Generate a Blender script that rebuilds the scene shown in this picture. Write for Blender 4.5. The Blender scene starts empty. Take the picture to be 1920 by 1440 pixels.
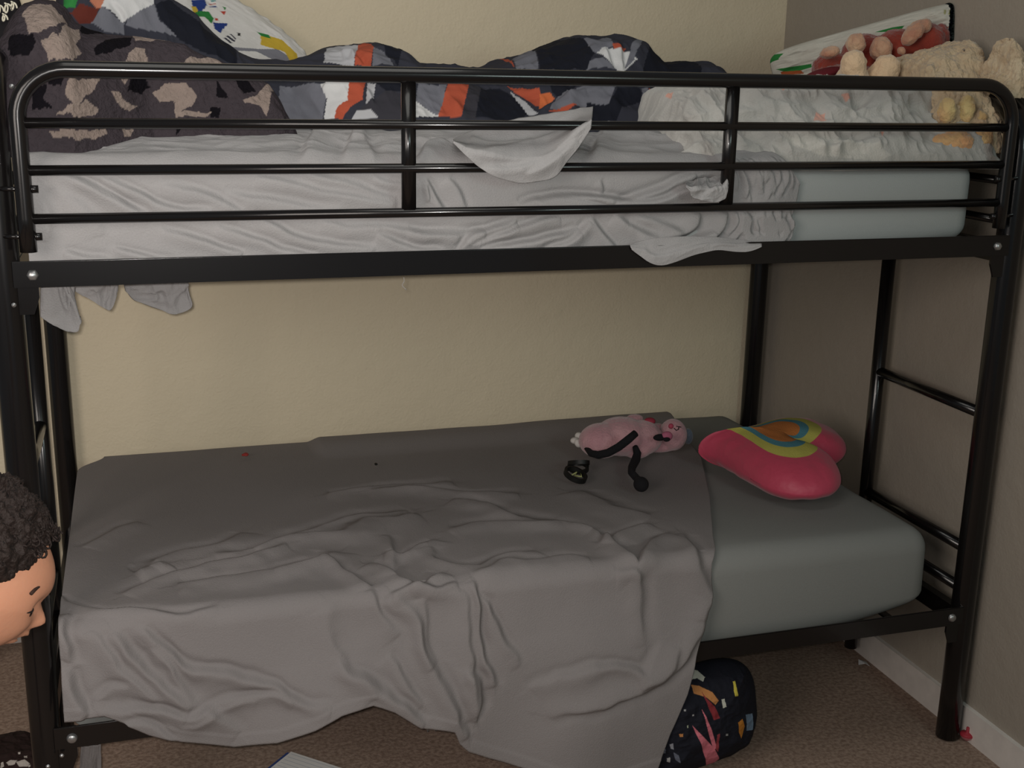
import bpy, bmesh, math, random
import numpy as np
from mathutils import Vector, Matrix
random.seed(4)
S = bpy.context.scene
C = S.collection
# ------------------------------------------------------------------ camera
CAM = np.array([0.2123, -2.0658, 1.4907]); YAW, PITCH, ROLL, F = -0.3063, -0.2573, 0.0189, 2233.73
def cam_axes():
    fw = np.array([-math.sin(YAW)*math.cos(PITCH), math.cos(YAW)*math.cos(PITCH), math.sin(PITCH)])
    rt = np.array([math.cos(YAW), math.sin(YAW), 0]); up = np.cross(rt, fw)
    return rt*math.cos(ROLL)+up*math.sin(ROLL), -rt*math.sin(ROLL)+up*math.cos(ROLL), fw
RT, UP, FW = cam_axes()
cd = bpy.data.cameras.new('camera'); cam = bpy.data.objects.new('camera', cd); C.objects.link(cam)
cd.sensor_fit = 'HORIZONTAL'; cd.sensor_width = 36; cd.lens = F/1920*36; cd.clip_start = .02
M4 = Matrix(((RT[0], UP[0], -FW[0], CAM[0]), (RT[1], UP[1], -FW[1], CAM[1]), (RT[2], UP[2], -FW[2], CAM[2]), (0, 0, 0, 1)))
cam.matrix_world = M4
S.camera = cam
# ------------------------------------------------------------------ world, lights, exposure
S.view_settings.view_transform = 'Standard'; S.view_settings.look = 'None'
S.view_settings.gamma = 1; S.view_settings.use_curve_mapping = False
S.view_settings.exposure = 0.0
w = bpy.data.worlds.new('world'); S.world = w; w.use_nodes = True
w.node_tree.nodes['Background'].inputs[0].default_value = (.80, .92, 1, 1)
w.node_tree.nodes['Background'].inputs[1].default_value = .12
# the phone's flash just beside the lens
ld = bpy.data.lights.new('camera_flash', 'SPOT'); lo = bpy.data.objects.new('camera_flash', ld); C.objects.link(lo)
ld.energy = 110; ld.color = (1, .945, .90); ld.spot_size = math.radians(110); ld.spot_blend = 1.0; ld.shadow_soft_size = .012
lo.location = (CAM[0]-.015, CAM[1]+.01, CAM[2]+.012)
lo.rotation_euler = Vector((-.24, 1, -.20)).to_track_quat('-Z', 'Y').to_euler()
# soft overhead fill light, added to brighten the upper wall
cl_ = bpy.data.lights.new('overhead_fill', 'AREA'); co_ = bpy.data.objects.new('overhead_fill', cl_); C.objects.link(co_)
cl_.energy = 7; cl_.color = (1, .97, .90); cl_.size = 1.0; co_.location = (.5, -.5, 2.45)
# warm wide fill left of the camera, added to lift the right wall
hd_ = bpy.data.lights.new('warm_left_fill', 'AREA'); ho = bpy.data.objects.new('warm_left_fill', hd_); C.objects.link(ho)
hd_.energy = 29; hd_.color = (1, .90, .82); hd_.size = 1.2
ho.location = (-1.3, -2.2, 1.75)
ho.rotation_euler = (Vector((1.8, .1, .9))-Vector(ho.location)).to_track_quat('-Z', 'Y').to_euler()
# cool lamp of the room, behind the camera to the right
ad = bpy.data.lights.new('room_lamp', 'AREA'); ao = bpy.data.objects.new('room_lamp', ad); C.objects.link(ao)
ad.energy = 8; ad.color = (.82, 1, .95); ad.size = .5
ao.location = (1.75, -2.6, 1.85)
ao.rotation_euler = (Vector((.9, 0, 1.0))-Vector(ao.location)).to_track_quat('-Z', 'Y').to_euler()

# ------------------------------------------------------------------ helpers
def at(px, py, ax, val):
    d = FW*F + RT*(px-960) - UP*(py-720)
    return CAM + d*((val-CAM[ax])/d[ax])
def proj(P):
    v = np.asarray(P)-CAM; z = v@FW
    return np.stack([960+F*(v@RT)/z, 720-F*(v@UP)/z], -1)
def lin(c):
    if isinstance(c, str): c = [int(c[i:i+2], 16)/255 for i in (0, 2, 4)]
    return [x/12.92 if x <= .04045 else ((x+.055)/1.055)**2.4 for x in c]
def mat(name, col, rough=.8, bump=0, bscale=300, spec=.3, metal=0, attr=None, var=0, vscale=8, sheen=0, coat=0, bump2=0, b2scale=20, col2=None):
    m = bpy.data.materials.new(name); m.use_nodes = True; n = m.node_tree.nodes; l = m.node_tree.links
    b = n['Principled BSDF']; c = lin(col)
    b.inputs['Roughness'].default_value = rough; b.inputs['Specular IOR Level'].default_value = spec
    b.inputs['Metallic'].default_value = metal; b.inputs['Sheen Weight'].default_value = sheen; b.inputs['Coat Weight'].default_value = coat
    tc = n.new('ShaderNodeTexCoord')
    src = None
    if attr:
        a = n.new('ShaderNodeAttribute'); a.attribute_name = attr; src = a.outputs['Color']
    if var or col2:
        t = n.new('ShaderNodeTexNoise'); t.inputs['Scale'].default_value = vscale; t.inputs['Detail'].default_value = 6
        l.new(tc.outputs['Object'], t.inputs['Vector'])
        mx = n.new('ShaderNodeMix'); mx.data_type = 'RGBA'
        if col2:
            r = n.new('ShaderNodeValToRGB'); r.color_ramp.elements[0].position = .38; r.color_ramp.elements[1].position = .62
            l.new(t.outputs['Fac'], r.inputs[0]); l.new(r.outputs[0], mx.inputs[0])
            mx.inputs[6].default_value = (*c, 1); mx.inputs[7].default_value = (*lin(col2), 1)
        else:
            mx.blend_type = 'MULTIPLY'; mx.inputs[0].default_value = 1
            if src: l.new(src, mx.inputs[6])
            else: mx.inputs[6].default_value = (*c, 1)
            r = n.new('ShaderNodeMapRange'); r.inputs['From Min'].default_value = .3; r.inputs['From Max'].default_value = .7
            r.inputs['To Min'].default_value = 1-var; r.inputs['To Max'].default_value = 1
            l.new(t.outputs['Fac'], r.inputs[0]); l.new(r.outputs[0], mx.inputs[7])
        src = mx.outputs[2]
    if src: l.new(src, b.inputs['Base Color'])
    else: b.inputs['Base Color'].default_value = (*c, 1)
    if bump or bump2:
        last = None
        for st, sc, dist in ((bump2, b2scale, .02), (bump, bscale, .002)):
            if not st: continue
            t = n.new('ShaderNodeTexNoise'); t.inputs['Scale'].default_value = sc; t.inputs['Detail'].default_value = 3
            l.new(tc.outputs['Object'], t.inputs['Vector'])
            u = n.new('ShaderNodeBump'); u.inputs['Strength'].default_value = st; u.inputs['Distance'].default_value = dist
            l.new(t.outputs['Fac'], u.inputs['Height'])
            if last: l.new(last.outputs[0], u.inputs['Normal'])
            last = u
        l.new(last.outputs[0], b.inputs['Normal'])
    return m
def tag(o, label=None, cat=None, group=None, kind=None):
    if label: o['label'] = label
    if cat: o['category'] = cat
    if group: o['group'] = group
    if kind: o['kind'] = kind
    return o
def empty(name, loc=(0, 0, 0)):
    o = bpy.data.objects.new(name, None); o.empty_display_size = .1; C.objects.link(o); o.location = loc; return o
def link(name, verts, faces, m, parent=None, smooth=True, cols=None, fmi=None):
    me = bpy.data.meshes.new(name); me.from_pydata([tuple(v) for v in verts], [], faces); me.update()
    ms = m if isinstance(m, list) else [m]
    for k in ms: me.materials.append(k)
    if smooth: me.polygons.foreach_set('use_smooth', [True]*len(me.polygons))
    if fmi is not None: me.polygons.foreach_set('material_index', fmi)
    if cols is not None:
        a = me.color_attributes.new('Col', 'FLOAT_COLOR', 'POINT')
        a.data.foreach_set('color', np.concatenate([cols, np.ones((len(cols), 1))], 1).astype(np.float32).ravel())
    o = bpy.data.objects.new(name, me); C.objects.link(o)
    if parent:
        o.parent = parent
        p = parent; off = Vector((0, 0, 0))
        while p: off += p.location; p = p.parent
        o.location = -off if o.parent else (0, 0, 0)
    return o
class MB:
    def __init__(s): s.v = []; s.f = []
    def add(s, v, f):
        k = len(s.v); s.v += [tuple(x) for x in v]; s.f += [tuple(i+k for i in q) for q in f]; return s
    def box(s, a, b, bev=.0015):
        bm = bmesh.new(); bmesh.ops.create_cube(bm, size=1)
        a = Vector(a); b = Vector(b); sz = b-a
        for v in bm.verts: v.co = Vector(((v.co.x+.5)*sz.x+a.x, (v.co.y+.5)*sz.y+a.y, (v.co.z+.5)*sz.z+a.z))
        if bev: bmesh.ops.bevel(bm, geom=bm.edges[:], offset=min(bev, min(abs(t) for t in sz)*.3), segments=2, affect='EDGES')
        bm.verts.ensure_lookup_table(); bm.verts.index_update()
        s.add([v.co[:] for v in bm.verts], [[v.index for v in f.verts] for f in bm.faces]); bm.free(); return s
    def tube(s, pts, r, n=20, flat=1.0, rs=None):
        pts = [Vector(p) for p in pts]; V = []; Fc = []; prev = None
        for i, p in enumerate(pts):
            t = (pts[min(i+1, len(pts)-1)]-pts[max(i-1, 0)]).normalized()
            if prev is None:
                a = Vector((0, 0, 1)) if abs(t.z) < .9 else Vector((0, 1, 0))
                u = (a-t*a.dot(t)).normalized()
            else: u = (prev-t*prev.dot(t)).normalized()
            prev = u; wv = t.cross(u); rr = rs[i] if rs else r
            for k in range(n):
                an = 2*math.pi*k/n; V.append(p+u*math.cos(an)*rr*flat+wv*math.sin(an)*rr)
        m = len(pts)
        for i in range(m-1):
            for k in range(n): Fc.append((i*n+k, i*n+(k+1) % n, (i+1)*n+(k+1) % n, (i+1)*n+k))
        Fc.append(tuple(range(n-1, -1, -1))); Fc.append(tuple(range((m-1)*n, m*n)))
        return s.add(V, Fc)
    def lathe(s, prof, c=(0, 0, 0), n=28, axis=None):
        V = []; Fc = []; q = Vector((0, 0, 1)).rotation_difference(Vector(axis)) if axis else None
        for r, z in prof:
            for k in range(n):
                an = 2*math.pi*k/n; v = Vector((r*math.cos(an), r*math.sin(an), z))
                if q: v = q @ v
                V.append(v+Vector(c))
        for i in range(len(prof)-1):
            for k in range(n): Fc.append((i*n+k, i*n+(k+1) % n, (i+1)*n+(k+1) % n, (i+1)*n+k))
        return s.add(V, Fc)
    def ell(s, c, r, rot=None, n=20, m=14):
        q = rot or Matrix.Identity(3); V = []; Fc = []
        for i in range(m+1):
            th = math.pi*(i+.001)/(m+.002)
            for k in range(n):
                a = 2*math.pi*k/n
                V.append(q @ Vector((r[0]*math.sin(th)*math.cos(a), r[1]*math.sin(th)*math.sin(a), r[2]*math.cos(th)))+Vector(c))
        for i in range(m):
            for k in range(n): Fc.append((i*n+k, (i+1)*n+k, (i+1)*n+(k+1) % n, i*n+(k+1) % n))
        Fc.append(tuple(range(n))); Fc.append(tuple(range((m+1)*n-1, m*n-1, -1)))
        return s.add(V, Fc)
    def build(s, name, m, parent=None, smooth=True):
        o = link(name, s.v, s.f, m, parent, smooth)
        return o
def flat_edges(o, ang=35):
    e = o.modifiers.new('edges', 'EDGE_SPLIT'); e.split_angle = math.radians(ang); return o
def remesh(o, vox, it=4):
    r = o.modifiers.new('remesh', 'REMESH'); r.mode = 'VOXEL'; r.voxel_size = vox; r.use_smooth_shade = True
    if it: q = o.modifiers.new('smooth', 'SMOOTH'); q.iterations = it; q.factor = .5
    return o
def solid(o, t, off=0):
    q = o.modifiers.new('thickness', 'SOLIDIFY'); q.thickness = t; q.offset = off; return o
# numpy gradient noise
def _h(ix, iy, seed):
    n = (ix.astype(np.int64)*374761393+iy.astype(np.int64)*668265263+seed*974634777) & 0xffffffff
    n = ((n ^ (n >> 13))*1274126177) & 0xffffffff
    return ((n ^ (n >> 16)) & 0xffff)/65535.0*2-1
def vn(x, y, seed=0):
    x = np.asarray(x, float); y = np.asarray(y, float)
    ix = np.floor(x); iy = np.floor(y); fx = x-ix; fy = y-iy
    fx = fx*fx*fx*(fx*(fx*6-15)+10); fy = fy*fy*fy*(fy*(fy*6-15)+10)
    a = _h(ix, iy, seed); b = _h(ix+1, iy, seed); c = _h(ix, iy+1, seed); d = _h(ix+1, iy+1, seed)
    return (a*(1-fx)+b*fx)*(1-fy)+(c*(1-fx)+d*fx)*fy
def fbm(x, y, seed=0, o=4, g=.5):
    s = 0; a = 1.; t = 0
    for i in range(o): s = s+a*vn(x*2**i, y*2**i, seed+i*17); t += a; a *= g
    return s/t
def ridged(x, y, seed=0, o=3):
    s = 0; a = 1.; t = 0
    for i in range(o): s = s+a*(1-2*np.abs(vn(x*2**i, y*2**i, seed+i*31))); t += a; a *= .5
    return s/t
def sstep(e0, e1, x):
    t = np.clip((x-e0)/(e1-e0), 0, 1); return t*t*(3-2*t)
def seg_dist(X, Y, pts):
    best = np.full(X.shape, 1e9); tt = np.zeros(X.shape); sg = np.zeros(X.shape); n = len(pts)-1
    for i in range(n):
        (x0, y0), (x1, y1) = pts[i], pts[i+1]; dx, dy = x1-x0, y1-y0; L2 = dx*dx+dy*dy+1e-12
        t = np.clip(((X-x0)*dx+(Y-y0)*dy)/L2, 0, 1)
        px = X-(x0+t*dx); py = Y-(y0+t*dy); d = np.hypot(px, py); m = d < best
        best = np.where(m, d, best); tt = np.where(m, (i+t)/n, tt); sg = np.where(m, np.sign(dx*py-dy*px), sg)
    return best, tt, sg
WARP = {}
def stroke(H, X, A, pts, wd, amp, warp=0):
    """one fold: a ridge with one broad and one steep side and a slight trough"""
    if warp:
        k = (id(X), warp)
        if k not in WARP: WARP.clear(); WARP[k] = (X+warp*fbm(X*8, A*8, 77, 3), A+warp*fbm(X*8+9, A*8, 78, 3))
        X, A = WARP[k]
    for _ in range(2):
        q = [pts[0]]
        for a, b in zip(pts[:-1], pts[1:]): q += [(a[0]*.75+b[0]*.25, a[1]*.75+b[1]*.25), (a[0]*.25+b[0]*.75, a[1]*.25+b[1]*.75)]
        pts = q+[pts[-1]]
    xs_ = [p[0] for p in pts]; ys_ = [p[1] for p in pts]; m = 5*wd
    msk = (X > min(xs_)-m) & (X < max(xs_)+m) & (A > min(ys_)-m) & (A < max(ys_)+m)
    if not msk.any(): return
    d, t, s = seg_dist(X[msk], A[msk], pts); sd = d*s
    taper = np.clip(np.minimum(t, 1-t)*3.2+.03, 0, 1)**.7
    wide = np.where(sd > 0, 2.1*wd, .62*wd)
    H[msk] += amp*taper*(np.exp(-(d/wide)**2) - .45*np.exp(-((sd+1.5*wd)/(.9*wd))**2))
def inpoly(px, py, poly):
    r = np.zeros(px.shape, bool); n = len(poly); j = n-1
    for i in range(n):
        xi, yi = poly[i]; xj, yj = poly[j]
        c = ((yi > py) != (yj > py)) & (px < (xj-xi)*(py-yi)/((yj-yi)+1e-12)+xi); r ^= c; j = i
    return r
def grid(P): # (nu,nv,3) -> verts, faces
    nu, nv, _ = P.shape; V = P.reshape(-1, 3)
    i = np.arange(nu*nv).reshape(nu, nv)
    Fq = np.stack([i[:-1, :-1], i[1:, :-1], i[1:, 1:], i[:-1, 1:]], -1).reshape(-1, 4)
    return V, Fq.tolist()
def normals(P):
    n = np.cross(np.gradient(P, axis=0), np.gradient(P, axis=1)); return n/(np.linalg.norm(n, axis=-1, keepdims=True)+1e-12)
def pattern(P, base, polys, soft=0, noise=.0, seed=5):
    """woven-in pattern: outlines are laid onto the fabric's own (u,v) grid, then filled there"""
    nu, nv, _ = P.shape; pp = proj(P.reshape(-1, 3)); dist = np.linalg.norm(P.reshape(-1, 3)-CAM, axis=1)
    U, V = np.meshgrid(np.arange(nu, dtype=float), np.arange(nv, dtype=float), indexing='ij')
    if noise:
        du = fbm(U/9, V/9, seed, 3)*noise; dv = fbm(U/9, V/9, seed+50, 3)*noise
    else: du = dv = 0
    col = np.tile(np.array(lin(base)), (nu, nv, 1))
    nn = normals(P); nn = nn*(1 if (nn[nu//2, nv//5]*(CAM-P[nu//2, nv//5])).sum() > 0 else -1)
    pen = np.where(((nn*(CAM-P)).sum(-1) > 0).ravel(), 0, 900.)
    for c, poly in polys:
        q = []
        for (x, y) in poly:
            d2 = (pp[:, 0]-x)**2+(pp[:, 1]-y)**2; k = np.argmin(d2+pen); q.append((k//nv, k % nv))
        q = [(a+.01*i, b) for i, (a, b) in enumerate(q)]
        m = inpoly(U+du, V+dv, q); col[m] = lin(c)
    return col
# ------------------------------------------------------------------ materials
M = {}
M['black'] = mat('black_enamel_steel', '131111', .2, spec=.42, coat=.12)
M['steel'] = mat('bare_steel', 'a8a8a8', .35, metal=.85)
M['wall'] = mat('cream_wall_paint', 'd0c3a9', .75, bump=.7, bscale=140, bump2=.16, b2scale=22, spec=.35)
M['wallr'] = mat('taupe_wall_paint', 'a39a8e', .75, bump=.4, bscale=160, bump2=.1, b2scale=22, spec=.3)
M['base'] = mat('white_trim_paint', 'e2dbd4', .5, var=.12, vscale=30)
M['carpet'] = mat('brown_carpet', '857063', .98, bump=.5, bscale=260, spec=.05, col2='a08b7c', vscale=110, bump2=.12, b2scale=60)
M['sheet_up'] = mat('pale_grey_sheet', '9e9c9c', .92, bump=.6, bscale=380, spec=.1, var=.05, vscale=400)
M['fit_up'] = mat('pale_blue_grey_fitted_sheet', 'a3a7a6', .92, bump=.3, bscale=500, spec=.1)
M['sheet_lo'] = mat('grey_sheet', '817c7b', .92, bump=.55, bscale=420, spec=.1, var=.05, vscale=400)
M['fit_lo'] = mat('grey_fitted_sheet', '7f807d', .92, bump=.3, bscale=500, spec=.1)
M['fab'] = mat('printed_cotton', 'ffffff', .85, bump=.3, bscale=300, spec=.15, attr='Col')
M['fleece'] = mat('printed_fleece', 'ffffff', .97, bump=1, bscale=240, spec=.05, attr='Col', bump2=.35, b2scale=90, var=.15, vscale=120)

# ------------------------------------------------------------------ room
WY, WX = 1.07, 1.9967
def wall(name, a, b, m): o = MB().box(a, b, 0).build(name, m, None, False); tag(o, kind='structure'); return o
tag(MB().box((-2.2, -3.4, -.05), (WX, WY, 0), 0).build('floor', M['carpet'], None, False), kind='structure')
wall('wall_back', (-2.2, WY, -.05), (WX+.1, WY+.1, 2.5), M['wall'])
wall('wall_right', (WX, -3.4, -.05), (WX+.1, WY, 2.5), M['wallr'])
wall('baseboard_right', (WX-.012, -3.4, 0), (WX, WY, .078), M['base'])
wall('baseboard_back', (-2.2, WY-.006, 0), (WX-.012, WY, .078), M['base'])
# ragged carpet edge along the boards
# ------------------------------------------------------------------ bunk bed
L, W = 1.95, 1.035
bed = tag(empty('bunk_bed', (L/2, W/2, 0)), 'black metal bunk bed with guard rail and end ladder, standing against the cream wall', 'bunk bed')
PR = .026
for X in (0, L):
    for Y in (0, W):
        s = 1 if Y == 0 else -1; zt = 1.388 if X == 0 else 1.350
        pts = [(X, Y, z) for z in np.linspace(0.004, zt, 6)]
        for k in range(1, 9):
            a = k/8*math.pi/2; pts.append((X, Y+s*.1*(1-math.cos(a)), zt+.1*math.sin(a)))
        MB().tube(pts, PR, 28).build('post', M['black'], bed)
    ze = 1.488 if X == 0 else 1.450
    MB().tube([(X, .1, ze), (X, W-.1, ze)], PR, 28).build('end_top_rail', M['black'], bed)
    for z in ((1.118, 1.16), (.283, .325)):
        MB().box((X-.012, .02, z[0]), (X+.012, W-.02, z[1])).build('end_rail', M['black'], bed, False)
    for z in (1.204, 1.286, 1.39):
        MB().tube([(X, .015, z), (X, W-.015, z)], .009, 14).build('end_bar', M['black'], bed)
    uy = .408
    up = MB().tube([(X, uy, .03), (X, uy, 1.12)], .0165, 18).build('ladder_upright', M['black'], bed)
    for z in (.784, .468, .372):
        MB().tube([(X, .015, z), (X, uy, z)], .0125, 16).build('ladder_rung', M['black'], bed)
for (za, zb) in ((1.137, 1.180), (.300, .343)):
    for Y in (0, W):
        s = -1 if Y == 0 else 1
        r = MB().box((.014, Y+s*.020-.0025, za), (L-.014, Y+s*.020+.0025, zb), .002)
        r.box((.014, min(Y+s*.02, Y-s*.012), za), (L-.014, max(Y+s*.02, Y-s*.012), za+.004), .001)
        r.build('side_rail', M['black'], bed, False)
        for X in (0, L):
            sx = 1 if X == 0 else -1
            g = MB()
            x0 = X+sx*.02; x1 = X+sx*.052
            prof = [(x0, za-.045), (x0+sx*.022, za-.045), (x1, za-.018), (x1, zb-.003), (x0, zb-.003)]
            V = [(x, Y+s*.012, z) for x, z in prof]+[(x, Y+s*.017, z) for x, z in prof]; n = 5
            Fc = [tuple(range(n)), tuple(range(2*n-1, n-1, -1))]+[(i, (i+1) % n, (i+1) % n+n, i+n) for i in range(n)]
            g.add(V, Fc); br = g.build('bracket', M['black'], bed, False)
            MB().lathe([(0, .007), (.006, .0065), (.0085, .004), (.0095, 0)], (X+sx*.045, Y+s*.0225, (za+zb)/2-.001), 20 if za < 1 else 6, (0, s, 0)).build('bolt', M['steel'], br)
    for x in np.arange(.14, L-.05, .1175 if za < 1 else .1175):
        MB().box((x-.011, -.010, za+.0045), (x+.011, W+.010, za+.0085), .001).build('slat', M['black'], bed, False)
# guard rail at the front of the upper bunk
GY = -.034; gx0, gx1 = .043, 1.893; zt = 1.480; R_ = .075
g = empty('guard_rail', (0, 0, 0)); g.parent = bed; g.location = -bed.location
def gpart(mb, name, par): return mb.build(name, M['black'], par)
pts = [(gx0, GY, 1.197), (gx0, GY, 1.25), (gx0, GY, zt-R_)]
for k in range(1, 11):
    a = k/10*math.pi/2; pts.append((gx0+R_*(1-math.cos(a)), GY, zt-R_+R_*math.sin(a)))
for k in range(10, -1, -1):
    a = k/10*math.pi/2; pts.append((gx1-R_*(1-math.cos(a)), GY, zt-R_+R_*math.sin(a)))
pts += [(gx1, GY, 1.25), (gx1, GY, 1.197)]
gpart(MB().tube(pts, .0132, 24), 'rail_frame', g)
for z in (1.398, 1.325, 1.249):
    gpart(MB().tube([(gx0, GY, z), (gx1, GY, z)], .0083, 18), 'rail_bar', g)
for px, py in ((766, 290), (1368, 270)):
    x = at(px, py, 1, GY)[0]
    gpart(MB().box((x-.012, GY-.0065, 1.245), (x+.012, GY+.0065, 1.474), .002), 'rail_upright', g)
for X, sx in ((gx0, 1), (gx1, -1)):
    for z in (1.296, 1.221):
        b_ = MB().tube([(X+sx*.008, GY, z), (X+sx*.022, GY, z)], .0062, 12)
        b_.tube([(X-sx*.005, GY, z), (X-sx*.04, -.02, z)], .004, 10)
        gpart(b_, 'mounting_bolt', g)
for q in ((22, 162), (26, 572), (116, 1417), (90, 1437)):
    p = at(*q, 1, -.027)
    b = MB().lathe([(0, .003), (.003, .002), (.004, 0)], p, 12, (0, -1, 0)).build('screw', M['steel'], bed)

# ------------------------------------------------------------------ mattresses (with their fitted sheets)
def mattress(x0, x1, y0, y1, z0, z1, r, name, m, lift, nz, seed, label):
    nu, nv = 260, 150
    # superellipse-section box: rings over perimeter, columns over section
    V = []; cx, cy, cz = (x0+x1)/2, (y0+y1)/2, (z0+z1)/2
    bm = bmesh.new(); bmesh.ops.create_cube(bm, size=1)
    for v in bm.verts: v.co = Vector((cx+v.co.x*(x1-x0), cy+v.co.y*(y1-y0), cz+v.co.z*(z1-z0)))
    bmesh.ops.bevel(bm, geom=bm.edges[:], offset=r, segments=6, affect='EDGES', profile=.5)
    bmesh.ops.subdivide_edges(bm, edges=[e for e in bm.edges if e.calc_length() > .12], cuts=40, use_grid_fill=True)
    co = np.array([v.co[:] for v in bm.verts])
    bm.normal_update(); nn = np.array([v.normal[:] for v in bm.verts])
    h = fbm(co[:, 0]*5, co[:, 1]*5+co[:, 2]*5, seed, 3)*nz
    # square lower front edge away from the right-hand corner
    wgt = sstep(x1-.10, x1-.30, co[:, 0])*((co[:, 1] < y0+r*1.2) & (co[:, 2] < z0+r*1.01))
    dz = np.clip((z0+r-co[:, 2])/r, 0, 1)
    co[:, 1] = co[:, 1]*(1-wgt)+wgt*(y0+.010*dz**2)
    q_ = np.clip((co[:, 0]-(x1-.22))/.22, 0, 1); co[:, 2] += lift*q_**2*np.clip((z0+r+.03-co[:, 2])/(r+.03), 0, 1)
    co = co+nn*h[:, None]; co[:, 2] = np.maximum(co[:, 2], z0)
    for v, c in zip(bm.verts, co): v.co = c
    me = bpy.data.meshes.new(name); bm.to_mesh(me); bm.free(); me.materials.append(m)
    me.polygons.foreach_set('use_smooth', [True]*len(me.polygons))
    o = bpy.data.objects.new(name, me); C.objects.link(o); return tag(o, label, 'mattress')
mattress(.045, 1.868, .010, 1.0, 1.1465, 1.334, .045, 'mattress', M['fit_up'], .020, .004, 3, 'mattress of the upper bunk in a pale blue-grey fitted sheet')
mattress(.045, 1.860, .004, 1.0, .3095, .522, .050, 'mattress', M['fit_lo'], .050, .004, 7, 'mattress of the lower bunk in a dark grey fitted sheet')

# ------------------------------------------------------------------ sheets that lie on top and fall over the front
def surf(X, A, yf, zt, rc, flare=None):
    """(x, a): a<0 lies on top, a>0 hangs down the front"""
    th = np.clip((A+rc)/(2*rc), 0, 1)*math.pi/2
    y = np.where(A < -rc, yf-A, np.where(A > rc, yf, yf+rc-rc*np.sin(th)))
    z = np.where(A < -rc, zt, np.where(A > rc, zt-A, zt-rc+rc*np.cos(th)))
    N = np.stack([np.zeros_like(X), -np.sin(th), np.cos(th)], -1)
    P = np.stack([X, y, z], -1)
    return P, N
def px2xa(q, yf, zt):
    p = at(q[0], q[1], 1, yf)
    if p[2] <= zt: return (p[0], zt-p[2])
    p = at(q[0], q[1], 2, zt); return (p[0], -(p[1]-yf))
def interp(pts, x):
    pts = sorted(pts); return np.interp(x, [p[0] for p in pts], [p[1] for p in pts])
# --- lower sheet
yf, zt = -.006, .532
hem_px = [(112, 1362), (150, 1357), (195, 1350), (235, 1362), (280, 1382), (340, 1396), (440, 1407), (520, 1393), (590, 1366), (640, 1340), (700, 1323), (740, 1334), (790, 1364), (852, 1371), (862, 1395), (880, 1412), (920, 1427), (970, 1440), (1040, 1454), (1150, 1460), (1215, 1440)]
yh = -.05
hem = []
for q in hem_px:
    p = at(q[0], q[1], 1, yh); hem.append((p[0], zt-max(p[2], .012)))
edge_px = [(1262, 786), (1290, 820), (1322, 862), (1338, 935), (1345, 1010), (1346, 1060), (1342, 1110), (1325, 1160), (1300, 1225), (1278, 1290), (1245, 1360), (1215, 1440)]
edge = [px2xa(q, yf-.02, zt) for q in edge_px]
edge = sorted([(a, x) for x, a in edge]); edge = [(-1.0, edge[0][1]-.01)]+edge
NU, NV = 620, 400
u = np.linspace(0, 1, NU)[:, None]; v = np.linspace(0, 1, NV)[None, :]
X = np.zeros((NU, NV)); A = np.zeros((NU, NV)); x0 = .036; a0 = -.965
Acol = np.interp(.1, [0], [0])
X = x0+u*(1.25-x0)+0*v
for it in range(12):
    amax = np.interp(X[:, -1:], [p[0] for p in hem], [p[1] for p in hem])
    A = a0+v*(amax-a0)
    xr = np.interp(A, [p[0] for p in edge], [p[1] for p in edge]); xl = x0+.06*sstep(-.84, -.965, A)**2; X = xl+u*(xr-xl)
sag = sstep(.0, .5, A)
P, N = surf(X, A, yf, zt, .035)
H = fbm(X*2.2, A*2.2, 11, 3)*.006+fbm(X*7, A*5, 12, 3)*.003*sstep(-.5, -.1, A)
H += .012*sstep(.60, .64, X)*sstep(-.80, -.93, A)
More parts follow.
